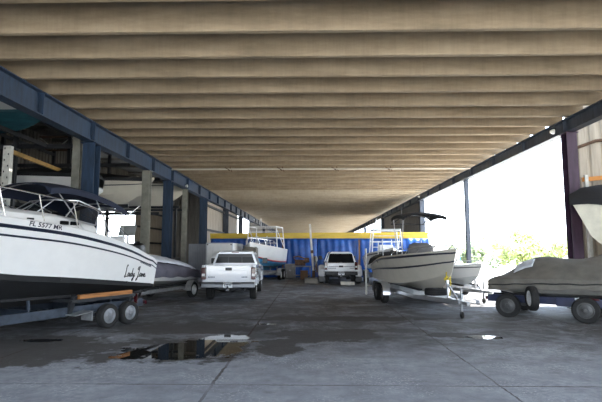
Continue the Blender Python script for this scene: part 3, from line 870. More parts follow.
CT = trailer('boat_trailer', 'silver tandem trailer with spare tyre and jack under the open fishing boat', (3.5, 19.6, 0), hc, L=6.75, W=2.0, axles=(1.3, 2.3), zf=.46, m='alu', tyre=.33, rim='hub_dark', bunk_z=(.62, .62), tongue=2.0, bunkx=(.1, 4.3))
sp = wheel(CT, (0, 0, 0), .33, .2, 'hub_dark', 1, 'spare_wheel'); sp.location = (5.25, -.25, .64); sp.rotation_euler = (R(90), 0, 0)
MB().bar((5.25, -.1, .48), (5.25, -.5, .50), .08, .05).build('spare_bracket', 'alu', CT)
o = MB(); rr = random.Random(4)
pts = [Vector((5.65+.09*math.sin(k*1.7), -.03+.10*math.cos(k*2.3), 1.13+.12*math.sin(k*1.1)+.0*k)) for k in range(22)]
o.tube(pts, .022, 6); o.tube([(5.65, .05, 1.15), (5.6, .08, .8), (5.7, .0, .55)], .018, 6)
tag(o.build('rope', 'yellow_rope'), 'bundle of yellow rope hanging on the winch post at the fishing boat bow', 'rope').matrix_world = Matrix.Translation((3.5, 19.6, 0)) @ Matrix.Rotation(hc, 4, 'Z')
for sd in (-1, 1):
    o = MB(); o.bar((.1, sd*1.0, .46), (.1, sd*1.28, .46), .05, .05); o.cyl((.1, sd*1.28, .1 if sd < 0 else .44), (.1, sd*1.28, 1.95), .04); o.build('guide_post', 'white_paint', CT, smooth=True)

# ---- small white boat, sunlit, right behind
hs = heading(.12, -.99)
SB = thing('small_boat', 'small white sunlit boat partly hidden behind the cream fishing boat bow', 'boat', (5.45, 21.9, 0), hs)
hsb = Hull(5.0, 1.9, [(0, 1.1), (.4, 1.2), (1, 1.35)], [(0, .68), (.5, .70), (.8, .8), (1, .95)], .52, full=.35)
hsb.mesh([(.06, 0), (.80, 1), (.88, 2), (1, 1)], ['gel_grey', 'gel', 'navy_line'], SB, nu=30)
hsb.deck(SB, 'gel', uf=.62, floor=.75, gun=.18, crown=.05)
o = MB(); o.box((2.3, 0, 1.25), (.5, .6, .8)); o.build('console', 'gel', SB, bevel=.05)
o = MB(); o.tube([(2.5, -.28, 1.65), (2.4, -.26, 1.95), (2.4, .26, 1.95), (2.5, .28, 1.65)], .015); o.build('grab_rail', 'steel', SB)
rail(SB, hsb, (.6, .97), .15, stan=4)
outboard(SB, -.05, 1.0, sc=.8)
trailer('boat_trailer', 'pale sunlit trailer with tall jack post under the small white boat', (5.45, 21.9, 0), hs, L=5.3, W=1.7, axles=(1.5,), zf=.44, m='alu', tyre=.3, rim='hub_white', bunk_z=(.58, .58), tongue=1.5)

# ---- tower boat behind fishing boat
def tower(parent, x0, x1, w, z0, z1, m='white_tube', top_m='white_tube', r=.03, canopy=True, mid=True):
    o = MB()
    for sd in (-1, 1):
        for x, dx in ((x0, .1), (x1, -.15)):
            o.tube([(x, sd*w/2*1.12, z0), (x+dx, sd*w/2, z1)], r)
        o.tube([(x0+.1, sd*w/2, z1), (x1-.15, sd*w/2, z1)], r)
        if mid: o.tube([(x0+.05, sd*w/2*1.06, (z0+z1)/2), (x1-.08, sd*w/2*1.06, (z0+z1)/2)], r*.8)
        o.tube([(x0+.02, sd*w/2*1.1, z0+.1), (x1-.12, sd*w/2*1.0, z1-.1)], r*.7)
    for z in ((z0+z1)/2, z1): 
        for x in (x0+.07, x1-.1): o.tube([(x, -w/2, z), (x, w/2, z)], r)
    for q in (-.17, .17):
        o.tube([(x1-.1, q*w, z0), (x1-.1, q*w, (z0+z1)/2+.1)], r*.9)
    for k in range(1, 4): o.tube([(x1-.06, -w/2*1.04, z0+(z1-z0)*.25*k), (x1-.06, w/2*1.04, z0+(z1-z0)*.25*k)], r*.7)
    t_ = o.build('tower_frame', m, parent, smooth=True)
    if canopy:
        c_ = MB().box(((x0+x1)/2, 0, z1+.05), (x1-x0-.1, w*1.05, .06)); c_.build('tower_roof', top_m, t_, bevel=.02)
    return t_
TB = thing('tower_boat', 'white tower boat with white tube frame, behind the cream fishing boat', 'boat', (4.35, 30.2, 0), heading(-.03, -1))
htb = Hull(6.2, 2.3, [(0, 1.45), (.4, 1.62), (1, 1.9)], [(0, .8), (.5, .82), (1, 1.3)], .55, full=.4)
htb.mesh([(.06, 0), (.85, 1), (.93, 2), (1, 1)], ['bottom_blue', 'gel', 'navy_line'], TB, nu=30); htb.deck(TB, 'gel', uf=.6, floor=.7, crown=.1)
tower(TB, 2.3, 3.9, 1.5, 1.75, 3.0, top_m='gel_grey')
o = MB(); o.box((3.0, 0, 1.75), (.8, .8, .9)); o.build('console', 'gel', TB, bevel=.06)
o = MB(); o.tube([(3.5, .72, 1.7), (3.1, .95, 4.3)], .02); o.build('outrigger', 'dark_steel', TB)
trailer('boat_trailer', 'galvanised trailer under the white tower boat', (4.35, 30.2, 0), heading(-.03, -1), L=6.8, W=1.9, axles=(1.4, 2.3), m='galv', bunk_z=(.62, .62), winch=False)

# ---- sport boat with tower, left of centre
hsp = heading(-.17, -.985)
SP = thing('sport_boat', 'white sport boat with tube tower, red stripe and light blue bottom, beyond the nearest pickup', 'boat', (-2.62, 32.9, 0), hsp)
hsf = Hull(5.6, 2.15, [(0, 1.95), (.3, 2.0), (.6, 2.08), (1, 2.25)], [(0, 1.0), (.3, 1.02), (.6, 1.12), (1, 1.5)], .62, full=.4)
hsf.mesh([(.05, 0), (.10, 3), (.17, 2), (1, 1)], ['bottom_blue', 'gel', 'red', 'navy_line'], SP, nu=34); hsf.deck(SP, 'gel', uf=.5, floor=.7, crown=.12)
tower(SP, 1.0, 3.0, 1.8, 2.0, 3.4, m='white_tube', canopy=False, r=.035)
o = MB(); 
for q in (-.62, 0, .62): o.add([(3.05, q-.3, 2.2), (3.05, q+.3, 2.2), (2.9, q+.29, 2.75), (2.9, q-.29, 2.75)], [(0, 1, 2, 3)])
o.build('windshield', 'pane', SP)
o = MB(); o.tube([(2.9, -.1, 3.45), (2.9, -.1, 3.95)], .015); o.lathe([(.001, .1), (.12, .06), (.14, 0), (.001, -.02)], (1.1, .25, 3.44), 'z', 12); o.build('radar_dome', 'gel', SP, smooth=True)
rail(SP, hsf, (.52, .97), .35, stan=5, r=.018)
trailer('boat_trailer', 'galvanised trailer under the light blue bottomed sport boat', (-2.62, 32.9, 0), hsp, L=6.2, W=1.85, axles=(1.3, 2.2), zf=.5, m='galv', bunk_z=(.85, .9), winch=True)

# ---- covered boat on blue trailer, right foreground
hb_ = heading(.815, -.58)
BX, BY = 5.02, 14.55
cx_, cy_ = BX + .58*0, BY
CV = thing('covered_boat', 'boat under a big taupe canvas cover on the deep blue trailer', 'boat', (5.62, 14.75, 0), hb_)
cover_boat(CV, [(0, .70, .98, 1.0, .72, 2), (.05, .85, 1.02, 1.12, .62, 2.2), (.13, 1.0, 1.06, 1.56, .55, 1.8), (.20, 1.05, 1.08, 1.66, .5, 1.6), (.33, 1.10, 1.10, 1.64, .5, 1.4), (.45, 1.12, 1.12, 1.74, .5, 1.25), (.62, 1.12, 1.14, 2.02, .52, 1.1), (.75, 1.05, 1.2, 1.75, .6, 1.3), (.9, .7, 1.3, 1.5, .8, 1.6), (1, .2, 1.4, 1.42, 1.2, 2)], 'taupe_cloth', 'gel_drab', 6.2, .028, 5, skirt=.12)
o = MB(); rr = []
for i in range(9):
    x = .72 + .5*i/8; rr.append([Vector((x, q*.66, slerp([(0, 1.0), (.05, 1.12), (.13, 1.56), (.20, 1.66), (.33, 1.64)], x/6.2)+.03 - .22*abs(q)**1.8)) for q in [-1+2*k/8 for k in range(9)]])
o.loft(rr, False, False); q_ = o.build('clear_top', 'silver_cloth', CV, smooth=True); q_['label'] = 'pale shiny patch over the motor'; md = q_.modifiers.new('s', 'SOLIDIFY'); md.thickness = .02
o = MB(); pts = []
for i in range(41):
    u = i/40; w = slerp([(0, .70), (.05, .85), (.13, 1.0), (.2, 1.05), (.33, 1.1), (.62, 1.12), (.75, 1.05), (.9, .7), (1, .2)], u); z = slerp([(0, .98), (.2, 1.08), (.62, 1.14), (.9, 1.3), (1, 1.4)], u)
    pts.append((u*6.2, -w-.012, z-.12+.01*math.sin(u*60)))
o.tube(pts, .016, 6); o.build('tie_rope', 'black', CV)
BT = trailer('boat_trailer', 'deep blue boat trailer with white rimmed spare wheel and red and white reflectors', (5.62, 14.75, 0), hb_, L=7.0, W=1.9, axles=(.62, 2.5), zf=.50, m='blue_trailer', tyre=.33, rim='hub_dark', bunk_z=(.6, .6), tongue=1.4, fender=False, fh=.2, jack=False, winch=False)
sp = wheel(BT, (0, 0, 0), .33, .2, 'hub_white', 1, 'spare_wheel'); sp.location = (1.28, -1.22, .58); sp.rotation_euler = (0, 0, R(180-62))
o = MB(); o.bar((1.28, -.72, .5), (1.28, -1.15, .55), .06, .06); o.build('spare_bracket', 'blue_trailer', BT)
o = MB(); o.bar((1.8, -.86, .5), (5.2, -.86, .5), .06, .24); o.build('side_rail', 'blue_trailer', BT, bevel=.01)
for x0_, x1_, m_, nm in ((2.25, 2.55, 'lens_white', 'white_reflector'), (2.55, 2.80, 'red_lens', 'red_reflector'), (3.55, 4.1, 'lens_white', 'white_reflector')):
    MB().box(((x0_+x1_)/2, -.897, .60), (x1_-x0_, .012, .055)).build(nm, m_, BT)

# ---- wrapped boat on the rack, upper right
WB = thing('wrapped_boat', 'boat in shiny pale wrap with black top cover, raised on the orange armed rack', 'boat', (13.6, 14.35, 0), heading(-1, 0))
hw = Hull(5.75, 2.1, [(0, 3.15), (.5, 3.2), (1, 3.42)], [(0, 2.0), (.5, 2.0), (.8, 2.05), (1, 2.3)], 1.5, full=.45, rake=.10)
hw.mesh([(.06, 0), (.9, 0), (1, 0)], ['shrink', 'shrink'], WB, nu=34)
o = MB(); rr = []
for i in range(31):
    u = i/30; p = hw.pt(u, 1); w = p.y+.03; zr = p.z + lerp([(0, .3), (.4, .75), (.7, .65), (.93, .36), (1, .10)], u)
    ring = [Vector((p.x+.03, -w, p.z-.2+.05*math.sin(u*20)))] + [Vector((p.x+.03, w*math.sin(q*PI/2), p.z+.02 + (zr-p.z)*(1-abs(math.sin(q*PI/2))**1.4))) for q in [-1+2*k/14 for k in range(15)]] + [Vector((p.x+.03, w, p.z-.2+.05*math.sin(u*22)))]
    rr.append(ring)
o.loft(rr, False, False); o.add(rr[0], [tuple(range(17))]); o.build('top_cover', 'black_cloth', WB, smooth=True, ang=60)
o = MB(); q = hw.pt(.6, .75, 1); o.box((q.x, q.y+.012, q.z), (.3, .012, .1)); o.build('warning_label', 'orange', WB)
# rack on the right
RR = thing('storage_rack', 'steel boat rack with white uprights and orange beam against the tan wall', 'rack', (0, 0, 0))
for x in (9.75, 12.6):
    for yy in (13.35, 15.6):
        MB().bar((x, yy, 0), (x, yy, 4.35 if yy > 15 else 1.48), .11, .11).build('upright', 'white_paint', RR)
for z in (1.42,):
    for x in (9.75, 12.6): MB().bar((x, 13.3, z), (x, 15.65, z), .12, .12).build('arm', 'orange', RR)
MB().bar((9.1, 15.6, 0), (9.1, 15.6, 4.35), .13, .11).build('upright', 'white_paint', RR)
MB().bar((9.0, 15.62, 4.2), (12.7, 15.62, 4.55), .08, .14).build('beam', 'orange', RR)
t = MB(); t.tube([(8.75, 16.08, 5.35), (9.2, 16.08, 5.4), (9.8, 16.08, 5.62), (12, 16.08, 5.8), (15, 16.08, 5.8)], .055, 8)
tag(t.build('wall_pipe', 'rust', smooth=True), 'rusty bent pipe running along the top of the tan wall', 'pipe')

# ---- racks and stored boats, left bay
RK = thing('storage_rack', 'white upright rack with long ochre beam behind the white cabin boat', 'rack')
for x, yy, w in ((-9.82, 14.8, .25), (-10.5, 21.0, .28)):
    u_ = MB(); u_.box((x, yy, 2.62), (w, .16, 5.24)); u_.box((x, yy, .02), (w*1.6, .4, .04)); o = u_.build('upright', 'white_paint', RK, bevel=.01)
    h_ = MB()
    for k in range(26): h_.box((x+(-.06 if k % 2 else .06), yy-.082, .4+.19*k), (.035, .006, .06))
    h_.build('slot', 'black', o)
MB().bar((-9.75, 14.8, 5.07), (-10.45, 21.0, 5.12), .09, .14).build('beam', 'ochre', RK)
MB().bar((-9.82, 14.95, 4.0), (-10.5, 21.0, 4.0), .08, .12).build('beam', 'dark_steel', RK)

RD = thing('storage_rack', 'tall dark steel boat rack of several levels behind the ochre beam', 'rack')
for x in (-14.6, -11.4, -8.6):
    for yy in (11.6, 17.6, 21.6, 26.0):
        if x == -8.6 and yy > 12: continue
        MB().bar((x, yy, 0), (x, yy, 7.6), .14, .14).build('upright', 'dark_steel', RD)
for yy in (11.6, 17.6, 21.6, 26.0):
    for z in (4.05, 5.98):
        MB().bar((-14.7, yy, z-.12), (-8.5, yy, z-.12), .12, .16).build('beam', 'dark_steel', RD)
for ya, yb, z in ((21.6, 26.0, 4.05), (17.6, 21.6, 4.05), (11.6, 17.6, 5.98)):
    for x in (-13.2, -10.2): MB().bar((x, ya, z-.10), (x, yb, z-.10), .10, .14).build('bearer', 'dark_steel', RD)
for x in (-14.6, -11.4):
    MB().bar((x, 11.6, 7.3), (x, 26, 7.3), .12, .14).build('beam', 'dark_steel', RD)
def rackboat(label, bx, by, bz, L, B, hgt, hx, mats, bands, cov=None, group=None, covm='black_cloth', full=.4):
    t = thing('stored_boat', label, 'boat', (bx, by, bz), heading(hx, 0), group)
    h = Hull(L, B, [(0, hgt*.85), (.5, hgt*.92), (1, hgt)], [(0, hgt*.35), (.5, hgt*.36), (.8, hgt*.46), (1, hgt*.66)], 0, full=full)
    h.mesh(bands, mats, t, nu=28)
    h.deck(t, mats[1], uf=.5, floor=.7)
    if cov:
        o = MB(); rr = []
        for i in range(25):
            u = i/24; p = h.pt(u*.97, 1); w = p.y+.02; zr = p.z + lerp(cov, u)
            rr.append([Vector((p.x, -w, p.z-.12))] + [Vector((p.x, w*math.sin(q*PI/2), p.z+.03 + (zr-p.z)*(1-abs(math.sin(q*PI/2))**1.5))) for q in [-1+2*k/10 for k in range(11)]] + [Vector((p.x, w, p.z-.12))])
        o.loft(rr, False, False); o.add(rr[0], [tuple(range(13))]); o.build('cover', covm, t, smooth=True, ang=60)
    return t
rackboat('large tan hulled boat on the upper rack, seen over the white cabin boat canopy', -14.6, 23.6, 4.03, 6.6, 2.4, 1.45, 1, ['gel_cream', 'gel_cream', 'navy_line'], [(.06, 0), (.55, 0), (.62, 2), (1, 1)], [(0, .35), (.5, .5), (1, .05)])
rackboat('white boat with dark cover on the upper rack, behind the white upright', -9.0, 19.2, 4.03, 4.3, 1.9, 1.0, -1, ['gel_grey', 'gel'], [(.06, 0), (1, 1)], [(0, .3), (.5, .4), (1, .05)])
rackboat('pale boat with teal bottom paint on the topmost rack level', -14.7, 16.0, 5.98, 6.1, 2.3, 1.35, 1, ['bottom_teal', 'gel_grey'], [(.06, 0), (.12, 0), (1, 1)], full=.62)
# long wrapped hull further back
rackboat('long beige wrapped boat on a rack beyond the beige posts', -14.9, 29.6, 4.6, 7.4, 2.5, 1.6, 1, ['gel_cream', 'gel_cream', 'navy_line'], [(.06, 0), (.7, 1), (.75, 2), (1, 1)], [(0, .25), (.6, .4), (1, .05)], covm='taupe_cloth')
RE = thing('storage_rack', 'dark steel rack carrying the long beige wrapped boat', 'rack')
for x in (-14.6, -8.3):
    for yy in (28.6, 30.6): MB().bar((x, yy, 0), (x, yy, 4.5), .12, .12).build('upright', 'dark_steel', RE)
for yy in (28.6, 30.6): MB().bar((-14.9, yy, 4.52), (-8.1, yy, 4.52), .12, .14).build('beam', 'dark_steel', RE)
# roof trusses in left bay
for yy, l in ((14.0, 'rusty roof truss above the teal bottomed boat, nearest of the three'), (19.5, 'rusty roof truss between the teal bottomed and the tan stored boats'), (25.5, 'rusty roof truss above the long beige wrapped boat, farthest of the three')):
    t = thing('roof_truss', l, 'truss', (-11.6, yy, 0))
    m_ = MB(); m_.bar((-3.6, 0, 7.45), (3.6, 0, 7.45), .08, .1); m_.bar((-3.6, 0, 8.2), (3.6, 0, 8.2), .08, .1); m_.build('chord', 'rust', t)
    m_ = MB()
    for k in range(8): m_.bar((-3.6+.9*k, 0, 7.45 if k % 2 else 8.2), (-2.7+.9*k, 0, 8.2 if k % 2 else 7.45), .04, .05)
    m_.build('web_bar', 'white_paint', t)
# things in the gap behind the cabin boat
t = thing('tilted_panel', 'grey tilted square board on a stand against the bright doorway', 'panel', (-9.9, 25.2, 0), R(-8))
MB().box((0, 0, 2.95), (.95, .05, .62), ry=R(0), rx=R(-25)).build('board', 'gel_grey', t, bevel=.02)
MB().bar((0, 0.05, 0), (0, .05, 2.8), .07, .07).build('stand', 'galv', t)
t = thing('covered_boat', 'low drab covered skiff in front of the bright doorway', 'boat', (-11.8, 29.0, 0), heading(1, -.1))
cover_boat(t, [(0, .8, 1.1, 1.2, .75, 2), (.2, .95, 1.15, 1.5, .7, 2), (.6, .95, 1.2, 1.6, .7, 2), (1, .15, 1.35, 1.4, 1.0, 2)], 'grey_cloth', 'black', 4.2, .02, 8)
trailer('boat_trailer', 'dark trailer under the drab covered skiff', (-11.8, 29.0, 0), heading(1, -.1), L=5, W=1.6, axles=(1.6,), m='dark_steel', bunk_z=(.72, .72), winch=False, zf=.5)

# ================================================================== TRUCKS
def arch(cx, cz, r, zb, n=10):
    a0 = math.asin(min(1, (cz-zb)/r)) if cz > zb else -math.asin(min(1, (zb-cz)/r))
    pts = []
    for k in range(n+1):
        a = PI + a0 + (-(PI + 2*a0))*k/n
        pts.append((cx + r*math.cos(a), cz + r*math.sin(a)))
    return pts
def pickup(name, label, loc, rz, L=5.6, W=1.98, zt=1.33, roof=1.86, bed=2.05, cap=False, dually=False, zg=0.0):
    t = thing(name, label, 'truck', loc, rz)
    tr_ = .40; ax = (1.2, L-.95); zb = .55
    prof = [(.08, zb+.02)] + arch(ax[0], tr_, .48, zb) + arch(ax[1], tr_, .48, zb) + [(L-.1, zb), (L, .72), (L, 1.02), (L-.15, 1.16), (L-1.35, 1.24), (bed+.05, 1.26), (bed+.05, .88), (.08, .88)]
    b = MB().prism(prof, -W/2+.03, W/2-.03).build('body', 'truck', t, bevel=.03)
    for sd in (-1, 1):
        s = MB()
        y_ = sd*(W/2-.02)
        s.box((bed/2+.08, sd*(W/2-.06), 1.08), (bed-.04, .12, (zt-.88)*1.0+.06))
        pts = arch(ax[0], tr_, .52, zb); 
        for (a, b_) in zip(pts, pts[1:]): s.bar((a[0], y_, a[1]), (b_[0], y_, b_[1]), .05, .05)
        pts = arch(ax[1], tr_, .52, zb); fa = MB()
        for (a, b_) in zip(pts, pts[1:]): fa.bar((a[0], y_, a[1]), (b_[0], y_, b_[1]), .05, .05)
        fa.build('wheel_arch', 'truck', t)
        s.build('bed_side', 'truck', t, bevel=.02)
    g_ = MB(); g_.box((.07, 0, (zt+.68)/2), (.07, W-.36, zt-.68)); g_.box((.05, 0, zt-.03), (.1, W-.36, .06)); g_.box((.025, 0, (zt+.68)/2-.05), (.02, W-.62, (zt-.68)*.55))
    tg = g_.build('tailgate', 'truck', t, bevel=.015)
    MB().box((.02, 0, zt-.14), (.05, .24, .10)).build('tailgate_handle', 'black', tg, bevel=.01)
    bd = MB()
    for q in ((-.62,) if not cap else (-.6, -.4)): 
        for k in range(5): bd.box((.008, -q + .05*k-.1, .90), (.012, .035, .05))
    for k in range(4): bd.box((.008, -.5 - .055*k, .90), (.012, .04, .045))
    if cap:
        for k in range(12): bd.box((.008, .66-.055*k, 1.0), (.012, .04, .05)); bd.box((.008, -.16-.05*k, 1.0), (.012, .035, .05))
    bd.build('badge', 'grey_badge', tg)
    for sd in (-1, 1):
        l_ = MB(); l_.box((.06, sd*(W/2-.09), 1.03), (.14, .17, .44)); o = l_.build('tail_lamp', 'red_lens', t, bevel=.03)
        MB().box((-.012, sd*(W/2-.09), .98), (.012, .11, .09)).build('reverse_lens', 'lens_white', o)
    bm_ = MB(); bm_.box((-.06, 0, .60), (.18, W-.06, .16)); bm_.box((-.10, 0, .67), (.2, W*.5, .04)); bp = bm_.build('rear_bumper', 'chrome' if not cap else 'dark_steel', t, bevel=.03)
    MB().box((-.07, 0, .70), (.2, W-.08, .06)).build('bumper_step', 'black', bp)
    pl = MB().box((-.165, 0, .62), (.015, .34, .18)).build('licence_plate', 'plate', bp, bevel=.005)
    o = MB()
    for k in range(5): o.box((-.174, .11-.055*k, .62), (.004, .03, .07))
    o.build('plate_characters', 'grey_badge', pl)
    h_ = MB(); h_.box((-.1, 0, .46), (.3, .07, .07)); h_.lathe([(.001, .12), (.03, .10), (.03, .06), (.015, .03), (.02, 0)], (-.22, 0, .48), 'z', 10); h_.build('hitch', 'chrome', t, smooth=True)
    u_ = MB(); u_.box((L/2, 0, .50), (L-.6, .9, .14)); u_.cyl((ax[0], -W/2+.25, tr_), (ax[0], W/2-.25, tr_), .07); u_.lathe([(.001, -.14), (.13, -.08), (.15, 0), (.13, .08), (.001, .14)], (ax[0], 0, tr_), 'x', 12)
    u_.cyl((.1, -.55, .42), (1.9, -.55, .44), .035)
    u_.build('chassis', 'dark_steel', t)
    # cab
    c0, c1 = bed+.08, L-1.30
    def sec(x, w0, w1, z0, z1): return [Vector((x, -w0, z0)), Vector((x, -w1, z1-.07)), Vector((x, -w1+.10, z1)), Vector((x, w1-.10, z1)), Vector((x, w1, z1-.07)), Vector((x, w0, z0))]
    cab_ = MB(); w0 = W/2-.05; w1 = W/2-.24
    cab_.loft([sec(c0, w0, w0-.03, 1.22, 1.30), sec(c0+.02, w0, w1, 1.22, roof-.05), sec(c0+.25, w0, w1, 1.22, roof), sec(c0+1.1, w0, w1, 1.22, roof), sec(c1-.45, w0, w1, 1.22, roof-.05), sec(c1+.15, w0, w0-.05, 1.22, 1.3)], True, True)
    cb_ = cab_.build('cab', 'truck', t, bevel=.03)
    rw = MB(); zz0, zz1 = 1.36, roof-.14
    rw.loft([[Vector((c0-.005-.0*q, -(w0-.14), zz0)), Vector((c0+.005, -(w1-.08), zz1)), Vector((c0+.005, (w1-.08), zz1)), Vector((c0-.005, (w0-.14), zz0))] for q in (0,)] + [[Vector((c0+.03, -(w0-.14), zz0)), Vector((c0+.03, -(w1-.08), zz1)), Vector((c0+.03, (w1-.08), zz1)), Vector((c0+.03, (w0-.14), zz0))]], True, True)
    r_ = rw.build('rear_window', 'glass_dark', cb_)
    d_ = MB(); 
    for q in (-.28, .28): d_.box((c0-.012, q, (zz0+zz1)/2), (.012, .025, zz1-zz0))
    d_.box((c0-.014, 0, zz1-.05), (.02, W-.62, .13)); d_.build('slider_frame', 'black', r_)
    for sd in (-1, 1):
        sw = MB()
        for xa, xb in ((c0+.14, c0+.62), (c0+.70, c1-.62)):
            vs = []
            for dy in (0.006, -.02):
                for x, z, ww in ((xa, 1.34, 0), (xb, 1.34, 0), (xb, roof-.16, 1), (xa, roof-.16, 1)):
                    yy = (w0 + (w1-w0)*((z-1.22)/(roof-.07-1.22)))
                    vs.append((x, sd*(yy+dy), z))
            sw.add(vs, [(0, 1, 2, 3), (7, 6, 5, 4), (0, 4, 5, 1), (1, 5, 6, 2), (2, 6, 7, 3), (3, 7, 4, 0)])
        sw.build('side_window', 'glass_dark', cb_)
        m_ = MB(); m_.box((c1-.35, sd*(W/2+.14), 1.42), (.10, .22, .24)); m_.bar((c1-.35, sd*(W/2-.06), 1.34), (c1-.35, sd*(W/2+.1), 1.40), .04, .04); m_.build('side_mirror', 'black', t, bevel=.03)
    MB().add([(c1-.40, -w1+.08, roof-.10), (c1-.40, w1-.08, roof-.10), (c1+.14, w0-.14, 1.33), (c1+.14, -w0+.14, 1.33)], [(0, 1, 2, 3)]).build('windshield', 'glass_dark', cb_)
    th = MB().box((c0-.01, 0, roof-.06), (.03, .3, .05)); th.build('brake_lamp', 'red_lens', cb_)
    f_ = MB(); f_.box((L+.03, 0, .62), (.14, W-.04, .2)); f_.build('front_bumper', 'chrome', t, bevel=.03)
    g2 = MB().box((L, 0, .92), (.04, W*.5, .22)); g2.build('grille', 'black', t)
    for sd in (-1, 1): MB().box((L-.01, sd*(W/2-.25), .92), (.05, .3, .18)).build('headlamp', 'lens_white', t, bevel=.02)
    for sd in (-1, 1):
        wheel(t, (ax[0], sd*(W/2-.17), tr_), tr_, .26, 'hub', sd); wheel(t, (ax[1], sd*(W/2-.17), tr_), tr_, .26, 'hub', sd)
    if dually:
        for sd in (-1, 1):
            wheel(t, (ax[0], sd*(W/2+.13), tr_), tr_, .24, 'hub', sd)
            fn = MB(); rr = []
            for yy, ex in ((W/2-.06, 0), (W/2+.18, .0), (W/2+.30, -.06)):
                pts = [(ax[0]+(.60+ex)*math.cos(PI-PI*k/12), tr_+.05+(.62+ex)*math.sin(PI-PI*k/12)) for k in range(13)]
                inn = [(ax[0]+(.55+ex)*math.cos(PI-PI*k/12), tr_+.05+(.57+ex)*math.sin(PI-PI*k/12)) for k in range(13)]
                rr.append([Vector((x, sd*yy, z)) for x, z in pts + inn[::-1]])
            fn.loft(rr, True, True); fn.build('wide_fender', 'truck', t, smooth=True)
            MB().box((ax[0]-.50, sd*(W/2+.09), .62), (.10, .34, .42)).build('fender_back', 'truck', t, bevel=.04); fl_ = MB().box((ax[0]-.57, sd*(W/2+.11), .26), (.02, .34, .26)); fl_.build('mud_flap', 'black', t)
    if cap:
        cp = MB(); cz = roof+.0; a = W/2-.06; b_ = W/2-.30
        def s2(x, z, k=0): return [Vector((x, -a, zt)), Vector((x, -b_-.02, z-.10)), Vector((x, -b_+.12, z)), Vector((x, b_-.12, z)), Vector((x, b_+.02, z-.10)), Vector((x, a, zt))]
        cp.loft([[Vector((p.x - .14*(p.z-zt)/(cz-zt)*-1, p.y, p.z)) for p in s2(.04, cz)], s2(.35, cz+.01), s2(1.5, cz+.02), s2(bed+.04, cz)], True, True)
        c_ = cp.build('camper_shell', 'truck', t, bevel=.03)
        wz0, wz1 = zt+.05, cz-.10
        def xx(z): return .04 + .14*(z-zt)/(cz-zt) - .012
        MB().loft([[Vector((xx(wz0)+d, -a+.14, wz0)), Vector((xx(wz1)+d, -b_+.0, wz1)), Vector((xx(wz1)+d, b_-.0, wz1)), Vector((xx(wz0)+d, a-.14, wz0))] for d in (0, .04)], True, True).build('rear_glass', 'glass_dark', c_)
        hh_ = MB(); hh_.box((xx(wz0)-.02, 0, wz0+.02), (.03, .12, .04)); hh_.build('latch', 'chrome', c_)
    return t
pickup('pickup_truck', 'white pickup with open bed, chrome bumper and licence plate, nearest in the aisle', (-3.02, 17.3, 0), R(90+2.8), L=5.5, W=2.0, zt=1.33, roof=1.86)
pickup('pickup_truck', 'white dual wheel pickup with a camper shell, in front of the blue tarps', (1.66, 26.3, 0), R(90), L=5.8, W=1.86, zt=1.14, roof=1.80, cap=True, dually=True)

# ================================================================== BACKGROUND
# cargo trailer
t = thing('cargo_trailer', 'white enclosed box trailer behind the near white pickup', 'trailer', (-5.12, 26.3, 0), R(90))
MB().box((2.0, 0, 1.37), (4.0, 1.46, 1.86)).build('box_body', 'box_white', t, bevel=.05)
o = MB()
for sy in (-.72, .72): o.box((-.01, sy, 1.37), (.05, .06, 1.88))
o.box((-.01, 0, 2.28), (.05, 1.46, .05)); o.build('corner_trim', 'alu', t)
d_ = MB().box((-.015, 0, 1.35), (.03, 1.30, 1.7)).build('rear_door', 'box_white', t); MB().bar((-.045, .35, .6), (-.045, .35, 2.1), .02, .02).build('door_bar', 'alu', d_)
for sy in (-1, 1): MB().box((-.04, sy*.66, 2.2), (.03, .07, .05)).build('marker_lamp', 'red_lens', t); wheel(t, (2.0, sy*.82, .33), .33, .19, 'hub_white', sy)
MB().box((2.0, 0, .42), (4.0, 1.2, .1)).build('frame', 'dark_steel', t)
o = MB(); o.bar((3.9, 0, .42), (5.2, 0, .42), .1, .08); o.build('tongue', 'dark_steel', t)
# grey box
t = thing('storage_container', 'grey ribbed metal storage container beside the white box trailer', 'container', (-6.72, 28.0, 0), R(90))
o = MB(); o.box((1.3, 0, 1.15), (2.6, 1.15, 2.24)); o.build('box_body', 'box_grey', t, bevel=.02)
o = MB()
for k in range(11): o.box((-.02, -.52+.104*k, 1.15), (.04, .04, 2.1))
o.build('rib', 'box_grey', t)
# blue-grey tarped stack
t = MB(); rr = []
for z, s_ in ((0, 1.0), (.8, .99), (1.7, .97), (2.18, .9), (2.28, .6)):
    rr.append([Vector((-4.88+(.55+.02*math.sin(7*a+z*3))*s_*max(-1, min(1, 1.5*math.cos(a))), 32.6+.8*s_*max(-1, min(1, 1.5*math.sin(a))), z+.03*math.sin(3*a))) if z > 0 else Vector((-4.88+.55*max(-1, min(1, 1.5*math.cos(a))), 32.6+.8*max(-1, min(1, 1.5*math.sin(a))), 0)) for a in [2*PI*k/28 for k in range(28)]])
t.loft(rr, True, True); tag(t.build('tarped_stack', 'box_blue', smooth=True), 'slate blue tarped stack between the white box trailer and the sport boat', 'tarp')
t = MB(); rr = []
for z, s_ in ((0, 1.0), (.7, .99), (1.5, .97), (1.98, .93), (2.05, .7)):
    rr.append([Vector((-3.30+.40*s_*max(-1, min(1, 1.5*math.cos(a))), 25.6+.5*s_*max(-1, min(1, 1.5*math.sin(a))), z+(.03*math.sin(3*a) if z > 0 else 0))) for a in [2*PI*k/28 for k in range(28)]])
t.loft(rr, True, True); tag(t.build('tarped_stack', 'taupe_cloth', smooth=True), 'tall brownish tarped stack between the nearest pickup cab and the sport boat', 'tarp')
